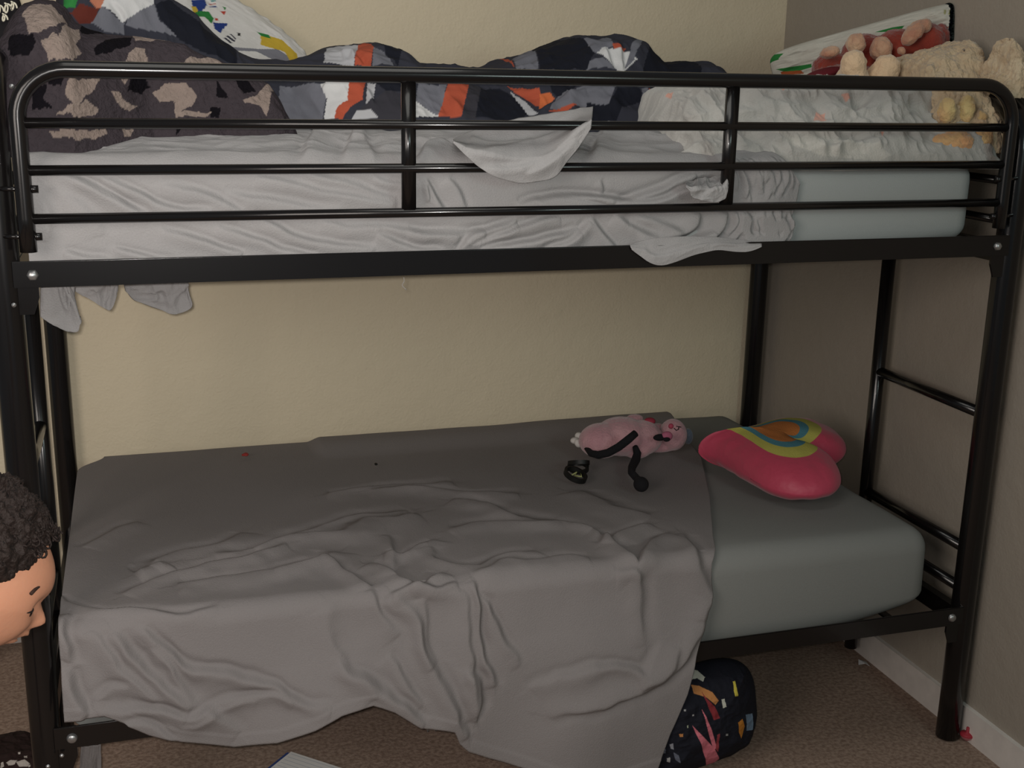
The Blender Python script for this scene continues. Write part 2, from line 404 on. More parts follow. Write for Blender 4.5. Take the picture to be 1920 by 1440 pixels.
# broad undulation of the hanging part grows towards the hem
hang = sstep(.05, .35, A)
H += hang*(.013*np.sin(X*11+1.1+A*3)+.006*np.sin(X*23+2.+A*5)+.013)
st = [ # (pixels, width, amp)
 ([(150, 1040), (200, 1010), (260, 985)], .014, .004),
 ([(240, 1120), (330, 1085), (400, 1068), (480, 1052), (560, 1035)], .016, .010),
 ([(265, 1082), (330, 1062)], .014, .010), ([(290, 1070), (340, 1042), (420, 1030), (450, 1005)], .018, .008),
 ([(410, 1048), (470, 1040), (540, 1025), (640, 1012), (700, 995), (780, 975)], .020, .012),
 ([(480, 1035), (560, 1010), (650, 990), (760, 968)], .018, .008),
 ([(620, 938), (700, 925), (780, 920), (850, 912)], .016, .009), ([(700, 935), (800, 925), (900, 938), (980, 935)], .016, .008),
 ([(350, 1108), (420, 1100), (500, 1088), (600, 1075), (630, 1045)], .016, .012), ([(500, 1082), (560, 1072), (620, 1062), (660, 1098), (690, 1105)], .012, .010),
 ([(690, 1065), (730, 1080), (760, 1100), (800, 1108), (850, 1095)], .012, .012), ([(720, 1052), (790, 1050), (820, 1020)], .013, .010), ([(740, 1115), (800, 1095), (830, 1080)], .010, .010),
 ([(840, 945), (900, 955), (960, 978), (1060, 980)], .016, .009), ([(850, 1000), (950, 990), (1060, 985), (1120, 1000)], .018, .008),
 ([(820, 1040), (880, 1080), (940, 1060), (1010, 1040)], .014, .008), ([(890, 1085), (980, 1062), (1060, 1050), (1110, 1050)], .012, .007),
 ([(1080, 990), (1140, 1010), (1180, 1050), (1200, 1070), (1215, 1030), (1260, 1010)], .013, .012), ([(1140, 1030), (1190, 1000), (1230, 990)], .013, .009), ([(1090, 930), (1150, 955), (1230, 975)], .02, .006),
 ([(1160, 1080), (1195, 1070), (1200, 1110), (1205, 1200)], .014, .008),
 ([(1280, 1010), (1310, 1060), (1322, 1110), (1310, 1170)], .018, .010), ([(1318, 1130), (1290, 1200), (1240, 1260), (1190, 1290), (1130, 1310), (1020, 1330)], .016, .012),
 ([(1255, 1210), (1225, 1265), (1170, 1285)], .014, .008), ([(1000, 1290), (1060, 1255), (1120, 1235), (1170, 1250), (1190, 1270), (1235, 1200)], .015, .010),

 ([(885, 1090), (895, 1140), (905, 1200), (918, 1240), (930, 1290)], .012, .014), ([(900, 1110), (940, 1170), (985, 1240)], .013, .009), ([(858, 1100), (880, 1200), (885, 1260), (895, 1340)], .018, .012),
 ([(690, 1110), (715, 1160), (740, 1200)], .013, .006), ([(740, 1110), (790, 1200), (830, 1280), (860, 1330), (865, 1370)], .014, .013), ([(640, 1230), (690, 1270), (740, 1310), (790, 1350)], .013, .012), ([(780, 1130), (800, 1190), (820, 1240)], .016, .008),
 ([(720, 1230), (750, 1270), (790, 1320)], .012, .007), ([(600, 1140), (640, 1210), (680, 1260), (700, 1300)], .022, .007),
 ([(270, 1170), (310, 1215), (370, 1250), (460, 1280), (540, 1305), (620, 1320)], .012, .013), ([(215, 1180), (240, 1230), (300, 1280), (360, 1310)], .018, .014), ([(280, 1210), (330, 1260), (380, 1320), (440, 1380)], .016, .011),
 ([(180, 1180), (200, 1240), (240, 1270), (290, 1310)], .014, .009), ([(160, 1330), (230, 1322), (300, 1330), (370, 1322), (460, 1315), (540, 1310)], .012, .012), ([(150, 1345), (200, 1337), (250, 1348), (320, 1372)], .009, .008),
 ([(330, 1345), (400, 1335), (480, 1325)], .014, .006), ([(110, 1130), (150, 1150), (190, 1148), (300, 1152), (420, 1140)], .010, .008), ([(120, 1250), (135, 1290), (150, 1320), (160, 1332)], .012, .014), ([(130, 1160), (120, 1200), (122, 1240)], .012, .009),
 ([(170, 1320), (200, 1290), (240, 1290)], .012, .006), ([(720, 1010), (745, 1055), (740, 1090)], .014, .006), ([(870, 1250), (900, 1262), (905, 1320), (890, 1350)], .012, .011)]
for q, wd, am in st:
    on_top = px2xa(q[0], yf, zt)[1] < 0
    stroke(H, X, A, [px2xa(t, yf-.02, zt) for t in q], wd*(1.0 if on_top else .8), am*(1.05 if on_top else .95), .030)
# hem band
H += .0018*sstep(.014, .010, np.abs(A-amax+.012))*(A > 0)
P = P+N*H[..., None]
P[..., 1] -= hang*.012+.024*sstep(.0, .24, A)
P[..., 1] = np.where(A > .12, np.minimum(P[..., 1], -.034), P[..., 1])if False else P[..., 1]
# keep clear of the rail and the mattress
ysm = -.0265-.004*np.log1p(np.exp(np.clip((-.0265-P[..., 1])/.004, -30, 30)))
P[..., 1] = P[..., 1]+(ysm-P[..., 1])*sstep(.12, .19, A)
P[..., 2] = np.where(A < -.03, np.maximum(P[..., 2], .5275), P[..., 2])
P[..., 2] = np.maximum(P[..., 2], .006)
V_, F_ = grid(P)
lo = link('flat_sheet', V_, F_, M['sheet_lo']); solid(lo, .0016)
tag(lo, 'rumpled dark grey flat sheet spread over the lower bunk and hanging to the floor', 'sheet')

# --- upper sheet
yf, zt = .006, 1.341
NU, NV = 760, 300
hem_u = [(55, 487), (300, 482), (600, 476), (760, 480), (1050, 474), (1180, 470), (1260, 472), (1290, 470), (1380, 470), (1425, 462), (1475, 455), (1500, 450)]
hem = []
for q in hem_u:
    p = at(q[0], q[1], 1, yf); hem.append((p[0], zt-p[2]+.004))
edge_px = [(1430, 290), (1480, 315), (1496, 345), (1490, 375), (1480, 410), (1482, 440), (1470, 455)]
edge = sorted([(a, x) for x, a in [px2xa(q, yf, zt) for q in edge_px]]); edge = [(-.6, edge[0][1]-.08)]+edge
u = np.linspace(0, 1, NU)[:, None]; v = np.linspace(0, 1, NV)[None, :]; x0 = .040; a0 = -.5
X = x0+u*(1.45-x0)+0*v
for it in range(12):
    amax = np.interp(X[:, -1:], [p[0] for p in hem], [p[1] for p in hem]); A = a0+v*(amax-a0)
    xr = np.interp(A, [p[0] for p in edge], [p[1] for p in edge]); X = x0+u*(xr-x0)
P, N = surf(X, A, yf, zt, .035)
H = .006+fbm(X*3, A*3, 21, 3)*.005
xin = sstep(.10, .28, X)*sstep(1.40, 1.25, X)
H += (ridged(X*6+A*5, A*13-X*3, 25, 3)*.009)*sstep(.02, -.10, A)+.020*xin*sstep(-.02, -.16, A)*(1+.35*vn(X*5, X*0, 33))
st = [([(70, 310), (150, 330), (220, 375), (280, 400)], .008, .005), ([(140, 325), (200, 350), (260, 395)], .006, .004), ([(190, 325), (260, 355), (320, 385), (400, 392)], .007, .006), ([(310, 340), (370, 350), (420, 380), (450, 398)], .009, .006), ([(420, 360), (490, 375), (560, 385), (640, 392)], .009, .005),
 ([(480, 330), (560, 345), (620, 365), (740, 385)], .009, .006), ([(300, 420), (360, 445), (420, 470), (450, 480)], .007, .006), ([(400, 425), (470, 450), (560, 475), (600, 478)], .007, .006), ([(470, 410), (540, 435), (620, 455), (700, 465)], .008, .006), ([(210, 462), (260, 475), (330, 482)], .006, .005), ([(120, 470), (160, 480), (200, 484)], .006, .005), ([(70, 350), (90, 400), (85, 450)], .012, .004), ([(100, 345), (170, 400), (190, 440)], .012, .003),
 ([(600, 410), (680, 425), (760, 430), (860, 430)], .008, .005), ([(700, 330), (740, 345), (780, 350)], .008, .004), ([(560, 320), (640, 345), (740, 375)], .009, .006),
 ([(790, 335), (810, 365), (830, 390)], .006, .006), ([(790, 345), (800, 375)], .004, .004), ([(830, 330), (850, 350), (870, 390)], .007, .004),
 ([(860, 465), (880, 440), (930, 425), (975, 410)], .007, .009), ([(880, 460), (960, 430), (1010, 415), (1050, 408)], .007, .007), ([(900, 465), (970, 455), (1040, 445), (1080, 425)], .007, .009), ([(1020, 470), (1070, 450), (1100, 410)], .007, .007), ([(1100, 405), (1130, 440), (1150, 470)], .008, .006), ([(1150, 400), (1190, 430), (1230, 445)], .009, .007), ([(760, 430), (850, 440), (910, 430)], .008, .006), ([(700, 440), (760, 465), (830, 470)], .008, .006), ([(1180, 405), (1240, 415), (1270, 440)], .009, .005),
 ([(980, 385), (1030, 365), (1090, 358), (1150, 370), (1180, 378)], .008, .012), ([(1010, 380), (1060, 368), (1100, 375), (1130, 385)], .006, .008), ([(1150, 385), (1200, 360), (1260, 345), (1300, 330)], .008, .009), ([(1160, 378), (1230, 374), (1290, 355), (1340, 350)], .008, .009), ([(1120, 330), (1130, 355)], .006, .003),
 ([(1290, 355), (1330, 350), (1360, 360)], .007, .008), ([(1310, 372), (1340, 350), (1362, 345)], .005, .006), ([(1330, 375), (1350, 368), (1360, 355)], .005, .005),
 ([(1350, 400), (1345, 430), (1310, 455)], .009, .009), ([(1395, 400), (1385, 430), (1395, 445), (1430, 440)], .008, .010), ([(1425, 400), (1440, 425), (1440, 455)], .008, .009), ([(1455, 400), (1465, 430), (1450, 455)], .008, .012), ([(1475, 400), (1478, 425), (1470, 450)], .006, .010), ([(1300, 400), (1290, 430), (1240, 450), (1190, 455)], .010, .008), ([(1200, 470), (1280, 455), (1330, 440)], .008, .009)]
st += [([(560, 305), (640, 262), (740, 250)], .012, .010), ([(640, 300), (700, 270), (750, 262)], .010, .008), ([(150, 268), (300, 262), (480, 275)], .012, .008), ([(560, 262), (600, 255), (700, 300)], .012, .008), ([(780, 300), (800, 290), (840, 288)], .012, .010), ([(1110, 300), (1160, 265), (1240, 255)], .012, .010), ([(1120, 275), (1200, 285), (1300, 270)], .012, .008), ([(1100, 245), (1150, 240), (1230, 228)], .012, .010), ([(930, 270), (960, 250)], .012, .008)]
for q, wd, am in st: stroke(H, X, A, [px2xa(t, yf, zt) for t in q], wd, am*1.35, .014)
rg = random.Random(12)
for k in range(15):
    x_ = 1372+k*8.2+rg.uniform(-4, 4); b_ = rg.uniform(-14, 10); y0_ = rg.uniform(296, 330); y1_ = rg.uniform(350, 384)
    stroke(H, X, A, [px2xa(t, yf, zt) for t in [(x_, y0_), (x_+10+rg.uniform(-5, 5), (y0_+y1_)/2), (x_+b_, y1_)]], rg.uniform(.003, .0055), rg.uniform(.003, .008), .014)
for k in range(12):
    x_ = 1365+k*9.5+rg.uniform(-4, 4); b_ = rg.uniform(-22, 8); y0_ = rg.uniform(388, 405); y1_ = rg.uniform(430, 458)
    stroke(H, X, A, [px2xa(t, yf, zt) for t in [(x_, y0_), (x_+rg.uniform(-2, 8), (y0_+y1_)/2), (x_+b_, y1_)]], rg.uniform(.004, .006), rg.uniform(.004, .008), .014)
# bulge of gathered cloth between px 1380 and 1495
d, _, _ = seg_dist(X, A, [px2xa((1440, 330), yf, zt), px2xa((1430, 450), yf, zt)])
H += .012*np.exp(-(d/.05)**2)*(A > -.02)
P = P+N*H[..., None]
P[..., 1] = np.where(A > 0, np.clip(P[..., 1], -.0145, .05), P[..., 1])
P[..., 2] = np.where(A < -.03, np.maximum(P[..., 2], 1.3375), P[..., 2])
V_, F_ = grid(P)
us = link('flat_sheet', V_, F_, M['sheet_up']); solid(us, .0016)
tag(us, 'wrinkled pale grey flat sheet bunched along the front of the upper bunk', 'sheet')
# flaps of the upper sheet that fall outside the rail and below the bunk
def flap(name, outline_top, outline_bot, ys, m, parent, nu=90, nv=60, amp=.006, seed=0, th=.0016, nz=(8, 3), st=[]):
    """sheet piece between a top and a bottom line given at depth ys=(y_top, y_mid, y_bottom)"""
    P = np.zeros((nu, nv, 3))
    tu = np.linspace(0, 1, nu)
    def samp(poly, t):
        d = np.r_[0, np.cumsum(np.hypot(*np.diff(np.array(poly, float), axis=0).T))]; d /= d[-1]
        return np.interp(t, d, [p[0] for p in poly]), np.interp(t, d, [p[1] for p in poly])
    tx, ty = samp(outline_top, tu); bx, by = samp(outline_bot, tu)
    def sm(a):
        b = np.r_[2*a[0]-a[4:0:-1], a, 2*a[-1]-a[-2:-6:-1]]; return np.convolve(b, np.ones(9)/9, 'valid')
    tx, ty, bx, by = sm(tx), sm(ty), sm(bx), sm(by)
    for j in range(nv):
        s = j/(nv-1); yy = np.interp(s, [0, .5, 1] if len(ys) == 3 else [0, .40, .62, 1], ys)
        for i in range(nu):
            P[i, j] = at(tx[i]*(1-s)+bx[i]*s, ty[i]*(1-s)+by[i]*s, 1, yy)
    Nn = normals(P); sg = np.sign((Nn*(CAM-P)).sum(-1, keepdims=True)); Nn *= sg
    U, Vv = np.meshgrid(tu, np.linspace(0, 1, nv), indexing='ij')
    Hh = ridged(U*nz[0], Vv*nz[1]+U*2, seed, 2)*amp*np.sin(np.pi*np.clip(U, 0, 1))**.3
    Xp = proj(P)
    for q, wd, am in st: stroke(Hh, Xp[..., 0], Xp[..., 1], q, wd, am)
    P = P+Nn*Hh[..., None]
    V_, F_ = grid(P); o = link(name, V_, F_, m, parent); solid(o, th); return o, P
flap('draped_fold', [(850, 262), (900, 240), (980, 222), (1050, 210), (1112, 200)], [(850, 268), (880, 300), (920, 330), (975, 345), (1040, 335), (1060, 305), (1085, 275), (1108, 240)],
     (.085, .004, -.049, -.051), M['sheet_up'], us, amp=.003, seed=3, nz=(5, 2),
     st=[([(870, 290), (960, 285), (1050, 250), (1100, 225)], 10, .006), ([(900, 318), (980, 318), (1050, 285)], 9, .007), ([(880, 260), (920, 275), (1000, 262)], 8, .006), ([(985, 330), (1040, 300), (1080, 262)], 8, .007)])
flap('draped_fold', [(1180, 458), (1230, 446), (1290, 443), (1345, 445), (1428, 455)], [(1185, 468), (1200, 480), (1218, 494), (1240, 499), (1270, 490), (1300, 478), (1345, 468), (1385, 473), (1408, 472), (1428, 463)],
     (-.0165, -.0268, -.029), M['sheet_up'], us, amp=.002, seed=5, nz=(4, 2), st=[([(1205, 470), (1230, 485), (1275, 472), (1330, 458)], 6, .004)])
flap('draped_fold', [(1285, 342), (1310, 335), (1340, 331), (1362, 329)], [(1288, 352), (1296, 370), (1320, 377), (1344, 380), (1361, 372), (1366, 345)], (-.004, -.046, -.047), M['sheet_up'], us, amp=.003, seed=6, nz=(5, 3),
     st=[([(1200, 372), (1270, 362), (1330, 350)], 6, .004), ([(1310, 372), (1340, 355), (1360, 350)], 5, .004)])
flap('hanging_corner', [(78, 520), (100, 518), (138, 520)], [(77, 592), (95, 605), (122, 622), (148, 624), (151, 600), (136, 572), (134, 535)], (.10, .11, .12), M['sheet_up'], us, amp=.008, seed=8, nz=(3, 1.5), th=.004)
flap('hanging_corner', [(134, 520), (175, 518), (222, 520)], [(140, 545), (170, 562), (206, 584), (214, 572), (220, 545)], (.30, .31, .31), M['sheet_up'], us, amp=.006, seed=9, nz=(3, 1.5), th=.003)
flap('hanging_corner', [(230, 520), (290, 518), (352, 520)], [(236, 545), (250, 562), (300, 580), (322, 590), (345, 586), (362, 576), (352, 545)], (.35, .36, .36), M['sheet_up'], us, amp=.008, seed=10, nz=(4, 2), th=.003)

MB().tube([at(757+.6*k*math.sin(k), 520+3*k, 1, -.012) for k in range(9)], .0006, 6).build('loose_thread', M['sheet_up'], us)
# ------------------------------------------------------------------ mounds of bedding on the upper bunk
def mound(name, top_px, yc, yfront, yback, zb, m, base, polys, nu=420, nv=220, amp=.02, fs=5, seed=0, noise=0, prof=.75, strokes=[], fine=0, parent=None, rgd=0, xpad=.02, yaw=0, tilt=0.0):
    """bedding heap: its crest line runs at depth yc, front foot at yfront, back foot at yback"""
    if isinstance(yc, list):
        cr = [at(q[0], q[1], 1, np.interp(at(q[0], q[1], 1, .5)[0], [p_[0] for p_ in yc], [p_[1] for p_ in yc])) for q in top_px]
    else: cr = [at(q[0], q[1], 1, yc) for q in top_px]
    xs = np.array([c[0] for c in cr]); zs = np.array([c[2] for c in cr])
    x = np.linspace(xs[0]-xpad, min(xs[-1]+xpad, WX-.03), nu); zc = np.interp(x, xs, zs)
    k = np.hanning(9); k /= k.sum(); zc = np.convolve(np.pad(zc, 4, 'edge'), k, 'valid')
    Vv = np.linspace(0, 1, nv)[None, :]; endf = np.clip(np.minimum(x-x[0], x[-1]-x)/.03, 0, 1)[:, None]**.5
    zc = zc[:, None]
    if isinstance(yfront, list): yfront = np.interp(x, [p_[0] for p_ in yfront], [p_[1] for p_ in yfront])[:, None]
    if isinstance(yback, list): yback = np.interp(x, [p_[0] for p_ in yback], [p_[1] for p_ in yback])[:, None]
    if isinstance(yc, list): yc = np.interp(x, [p_[0] for p_ in yc], [p_[1] for p_ in yc])[:, None]
    s = Vv*2-1                                     # -1 front foot, 0 crest, 1 back foot
    prof_z = (1-np.abs(s)**(1/prof*2))**prof
    Y = np.where(s < 0, yc+(yc-yfront)*s*(1+.12*np.sin(np.pi*s)), yc+(yback-yc)*s)
    Z = zb+(zc-zb)*np.clip(prof_z, 0, 1)*(.25+.75*endf)
    Xg = x[:, None]+0*Vv
    Y = Y+0*Xg; Z = Z+0*Xg; S_ = s+0*Xg
    for i in range(nu):
        d = np.r_[0, np.cumsum(np.hypot(np.diff(Y[i]), np.diff(Z[i])))]; q_ = np.linspace(0, d[-1], nv)
        S_[i] = np.interp(q_, d, S_[i]); Y[i], Z[i] = np.interp(q_, d, Y[i]), np.interp(q_, d, Z[i])
    s = S_
    P = np.stack([Xg+tilt*(Z-zb), Y+0*Xg, Z], -1)
    Nn = normals(P); Nn *= np.sign((Nn*(np.array([0, -.6, 1]))).sum(-1, keepdims=True)+1e-9)
    Nn = np.where(s[..., None] > .1, -normals(P)*np.sign((normals(P)*np.array([0, -1, -.5])).sum(-1, keepdims=True)+1e-9), Nn)
    arc = Vv*(yback-yfront+.2)+0*Xg
    edge = np.clip(np.minimum(Vv, 1-Vv)*10, 0, 1)
    near = np.exp(-(s/.18)**2)
    H = fbm(Xg*fs, arc*fs, seed, 4)*amp*(1-.75*near)+ (ridged(Xg*fs*1.6+arc*3, arc*fs*1.3, seed+5, 3)*rgd*(1-.6*near) if rgd else 0)
    if fine: H = H+fbm(Xg*70, arc*70, seed+9, 3)*fine
    Xp = proj(P)
    for q, wd, am in strokes: stroke(H, Xp[..., 0], Xp[..., 1], q, wd, am)
    P = P+Nn*(H*edge)[..., None]
    P[..., 2] = np.maximum(P[..., 2], zb+.001)
    P[..., 1] = np.minimum(P[..., 1], WY-.012); P[..., 0] = np.minimum(P[..., 0], WX-.015)
    col = pattern(P, base, polys, noise=noise, seed=seed)
    V_, F_ = grid(P)
    o = link(name, V_, F_, m, parent, cols=col.reshape(-1, 3)); solid(o, .003, -1)
    return o, P, col
ZB = 1.342
NAVY, GRY, LGR, ORG, WHT, CHAR = '191b24', '6b6c74', 'a9a9ac', 'a8503a', 'c4c4c4', '35343a'
# dinosaur-print pillow against the wall, left
TAN, DK, MID = '8a7c74', '141216', '3f393d'
camo_tan = [[(40, 25), (60, 8), (95, 8), (115, 30), (127, 48), (100, 52), (55, 60)], [(78, 75), (110, 65), (150, 55), (152, 70), (140, 82), (152, 98), (135, 112), (92, 112), (85, 92)], [(235, 115), (252, 90), (272, 92), (275, 120)], [(248, 62), (285, 62), (325, 78), (300, 75), (252, 76)], [(345, 120), (360, 105), (400, 108), (420, 122)],
 [(130, 144), (190, 144), (180, 165), (160, 185), (140, 200), (122, 178)], [(285, 175), (310, 158), (345, 156), (362, 165), (368, 185), (350, 205), (335, 208), (325, 192), (300, 188)], [(208, 172), (222, 170), (235, 185), (255, 200), (245, 207), (222, 196)], [(455, 188), (480, 178), (495, 162), (515, 155), (515, 175), (500, 218), (490, 200), (462, 194)],
 [(100, 215), (165, 188), (185, 208), (170, 218)], [(325, 195), (340, 208), (400, 210), (385, 220), (330, 218)], [(88, 250), (140, 240), (200, 242), (205, 255), (130, 260), (100, 258)], [(225, 148), (245, 146), (235, 156)], [(228, 240), (250, 244), (245, 256), (230, 255)]]
camo_dk = [[(18, 70), (60, 62), (70, 75), (55, 105), (25, 105), (15, 90)], [(150, 45), (195, 48), (200, 60), (155, 64)], [(178, 90), (215, 72), (250, 70), (245, 85), (200, 98), (180, 104)], [(60, 170), (90, 160), (80, 185), (100, 200), (60, 205)], [(245, 150), (275, 145), (282, 165), (265, 178), (240, 170)], [(405, 150), (420, 170), (430, 185), (405, 182)], [(395, 205), (412, 202), (410, 220), (395, 220)], [(440, 150), (465, 152), (480, 170), (455, 175)], [(90, 138), (125, 142), (115, 160), (90, 160)], [(330, 255), (340, 242), (400, 240), (330, 240)]]
mound('fleece_blanket', [(0, 75), (22, 32), (45, 8), (70, 0), (100, 0), (125, 12), (142, 38), (165, 50), (200, 60), (250, 64), (300, 72), (345, 82), (375, 100), (412, 112), (460, 135), (505, 158), (530, 200)], .28, [(0, .03), (.12, .05), (.25, .17), (.6, .22)], .44, ZB-.002, M['fleece'], MID,
      [(DK, q) for q in camo_dk]+[(TAN, q) for q in camo_tan], nu=420, nv=260, amp=.022, fs=6, seed=31, noise=2.5, fine=.0012, rgd=.006)[0]
tag(bpy.data.objects['fleece_blanket'], 'thick charcoal and taupe camouflage fleece blanket piled at the left end of the upper bunk', 'blanket')
# plaid comforter
co_px = [(120, -60), (200, -60), (285, -20), (330, 8), (380, 50), (430, 90), (480, 112), (530, 118), (575, 108), (610, 90), (660, 82), (700, 80), (735, 88), (760, 112), (775, 124), (800, 122), (830, 128), (915, 130), (955, 112), (1010, 98), (1070, 72), (1140, 70), (1170, 90), (1195, 112), (1210, 125), (1255, 118), (1300, 122), (1312, 138), (1345, 175)]
polys = [
 # part over the blanket, upper left
 ('2f7a3c', [(118, 0), (145, 0), (140, 12), (125, 18)]), ('5c2a22', [(130, 25), (150, 5), (185, 18), (175, 42), (150, 45)]), ('b07058', [(165, 0), (195, 0), (190, 14), (180, 16)]),
 (WHT, [(190, 12), (198, -10), (285, -20), (290, 10), (262, 25), (240, 35), (228, 42), (215, 28)]), (GRY, [(172, 42), (190, 12), (215, 30), (232, 45), (232, 65), (200, 62)]), (GRY, [(240, 36), (290, 8), (300, 40), (332, 70), (280, 58), (236, 48)]),
 (NAVY, [(292, 8), (320, 0), (380, 50), (440, 92), (444, 118), (400, 105), (335, 72), (300, 38)]),
 # hump behind px 680
 (GRY, [(525, 160), (520, 230), (605, 230), (612, 180), (600, 158)]), (WHT, [(600, 155), (655, 152), (652, 190), (630, 222), (608, 222), (612, 185)]), (LGR, [(612, 92), (650, 82), (672, 86), (664, 126), (605, 118)]),
 (ORG, [(672, 84), (688, 80), (700, 88), (695, 125), (665, 124)]), (ORG, [(655, 152), (685, 155), (680, 185), (655, 200), (642, 224), (626, 222), (632, 200), (652, 188)]), (LGR, [(690, 155), (705, 158), (700, 185), (685, 195), (688, 170)]), (GRY, [(700, 88), (720, 98), (740, 125), (698, 124)]), (NAVY, [(712, 82), (745, 88), (768, 122), (745, 125), (722, 98)]),
 (CHAR, [(690, 190), (730, 165), (752, 175), (752, 225), (700, 225), (660, 220), (680, 200)]), (NAVY, [(700, 152), (752, 155), (752, 172), (722, 168)]), (LGR, [(660, 222), (668, 205), (695, 205), (712, 222)]),
 # right of the first upright
 (GRY, [(785, 155), (838, 158), (824, 218), (778, 200)]), (WHT, [(776, 190), (822, 218), (776, 220)]), (ORG, [(840, 158), (880, 158), (865, 220), (822, 218)]), (CHAR, [(880, 158), (905, 165), (892, 222), (866, 220)]), (NAVY, [(902, 166), (935, 165), (970, 185), (990, 210), (978, 226), (890, 222)]), (LGR, [(955, 170), (985, 190), (1010, 212), (990, 215), (970, 190)]),
 (ORG, [(925, 128), (955, 112), (965, 128)]), (GRY, [(960, 112), (992, 105), (1010, 128), (968, 128)]), (NAVY, [(992, 105), (1070, 72), (1098, 75), (1115, 100), (1100, 132), (1012, 132)]), (GRY, [(1095, 72), (1145, 72), (1148, 86), (1120, 102), (1110, 95)]), (ORG, [(1148, 80), (1172, 92), (1168, 98), (1150, 90)]),
 (WHT, [(1120, 100), (1130, 88), (1160, 92), (1182, 95), (1195, 112), (1168, 135), (1155, 130), (1140, 112)]), (GRY, [(1100, 132), (1105, 112), (1130, 108), (1158, 130)]), (GRY, [(1172, 130), (1190, 112), (1205, 135)]),
 (ORG, [(950, 160), (1010, 165), (1020, 195), (1005, 200), (970, 178)]), ('c2683f', [(1012, 178), (1030, 172), (1040, 185), (1022, 200), (1010, 205)]), (NAVY, [(1030, 158), (1080, 160), (1060, 178), (1035, 175)]), (GRY, [(1030, 205), (1045, 182), (1090, 160), (1155, 162), (1140, 195), (1060, 200)]), (ORG, [(1030, 208), (1060, 198), (1085, 196), (1060, 210)]),
 (NAVY, [(1100, 192), (1140, 195), (1160, 162), (1200, 165), (1205, 190), (1165, 200), (1155, 228), (1100, 228)]), (GRY, [(1202, 165), (1215, 165), (1218, 190), (1205, 192)]), (ORG, [(1216, 165), (1230, 180), (1240, 182), (1218, 192)]), (NAVY, [(1205, 125), (1255, 115), (1310, 120), (1315, 140), (1205, 138)])]
mound('comforter', co_px, [(.0, .62), (.45, .62), (.6, .60), (2, .60)], [(0, .46), (.40, .45), (.62, .30), (.8, .26), (2, .26)], [(0, .80), (.5, .80), (.75, .98), (2, .98)], ZB-.002, M['fab'], '33343d', polys, nu=720, nv=240, amp=.018, fs=7, seed=41, rgd=.012,
      strokes=[([(610, 180), (625, 160), (650, 150)], 6, .006), ([(640, 100), (665, 95)], 6, .006), ([(690, 170), (700, 200)], 5, .006), ([(1130, 100), (1150, 130)], 5, .006), ([(1160, 95), (1168, 130)], 5, .007), ([(1010, 205), (1050, 180), (1100, 165)], 7, .008), ([(240, 40), (230, 20), (210, 5)], 5, .006), ([(660, 100), (680, 120)], 5, .006)])
tag(bpy.data.objects['comforter'], 'rumpled patchwork comforter in navy, grey, white and rust along the back of the upper bunk', 'comforter')
# pillow helper: puffy cushion between two faces with own frame
def cushion(name, c, ex, ey, ez, sx, sy, th, m, base, polys, n=200, amp=.006, seed=0, fs=14, ruffle=0, label=None, cat=None, fine=0, back=None, p=2.6, thp=.55):
    """c centre, ex/ey in-plane axes, ez thickness axis"""
    ex, ey, ez = [np.array(Vector(t).normalized()) for t in (ex, ey, ez)]
    g = np.linspace(-1, 1, n); U, Vv = np.meshgrid(g, g, indexing='ij')
    # rounded rectangle mapping
    r = (np.abs(U)**p+np.abs(Vv)**p)**(1/p); q = np.maximum(np.abs(U), np.abs(Vv)); k = np.where(r > 0, q/np.maximum(r, 1e-9), 1); k = 1-(1-k)*q**2
    Xx, Yy = U*k*sx, Vv*k*sy
    t = np.clip(1-q**2.2, 0, 1)**thp*th
    H = fbm(U*fs*.3, Vv*fs*.3, seed, 3)*amp+ridged(U*fs*.25, Vv*fs*.25, seed+3, 2)*amp*.6
    if fine: H = H+fbm(U*fs*3, Vv*fs*3, seed+7, 3)*fine
    e = np.clip((1-q)*8, 0, 1)
    Pf = c+Xx[..., None]*ex+Yy[..., None]*ey+(t+H*e)[..., None]*ez
    Pb = c+Xx[..., None]*ex+Yy[..., None]*ey+(-t*.8+H*e*.5)[..., None]*ez
    if ruffle:
        rr = np.clip((q-.93)/.07, 0, 1)*ruffle*np.sin(np.arctan2(Vv, U)*46)
        Pf = Pf+rr[..., None]*ez; Pb = Pb+rr[..., None]*ez
    cf = pattern(Pf, base, polys, seed=seed); cb = np.tile(np.array(lin(back or base)), (n, n, 1))
    V1, F1 = grid(Pf); V2, F2 = grid(Pb); F2 = [[a+n*n for a in reversed(q_)] for q_ in F2]
    V = np.concatenate([V1, V2]); V[:, 0] = np.minimum(V[:, 0], WX-.004); V[:, 1] = np.minimum(V[:, 1], WY-.004)
    o = link(name, V, F1+F2, m, cols=np.concatenate([cf.reshape(-1, 3), cb.reshape(-1, 3)]))
    wd = o.modifiers.new('weld', 'WELD'); wd.merge_threshold = .0004
    if label: tag(o, label, cat)
    return o
BLU, GRN, YEL = '2a3c78', '2f7a3c', 'c4a63c'
def P_(x, y, Y): return at(x, y, 1, Y)
pc = P_(372, 52, .94)
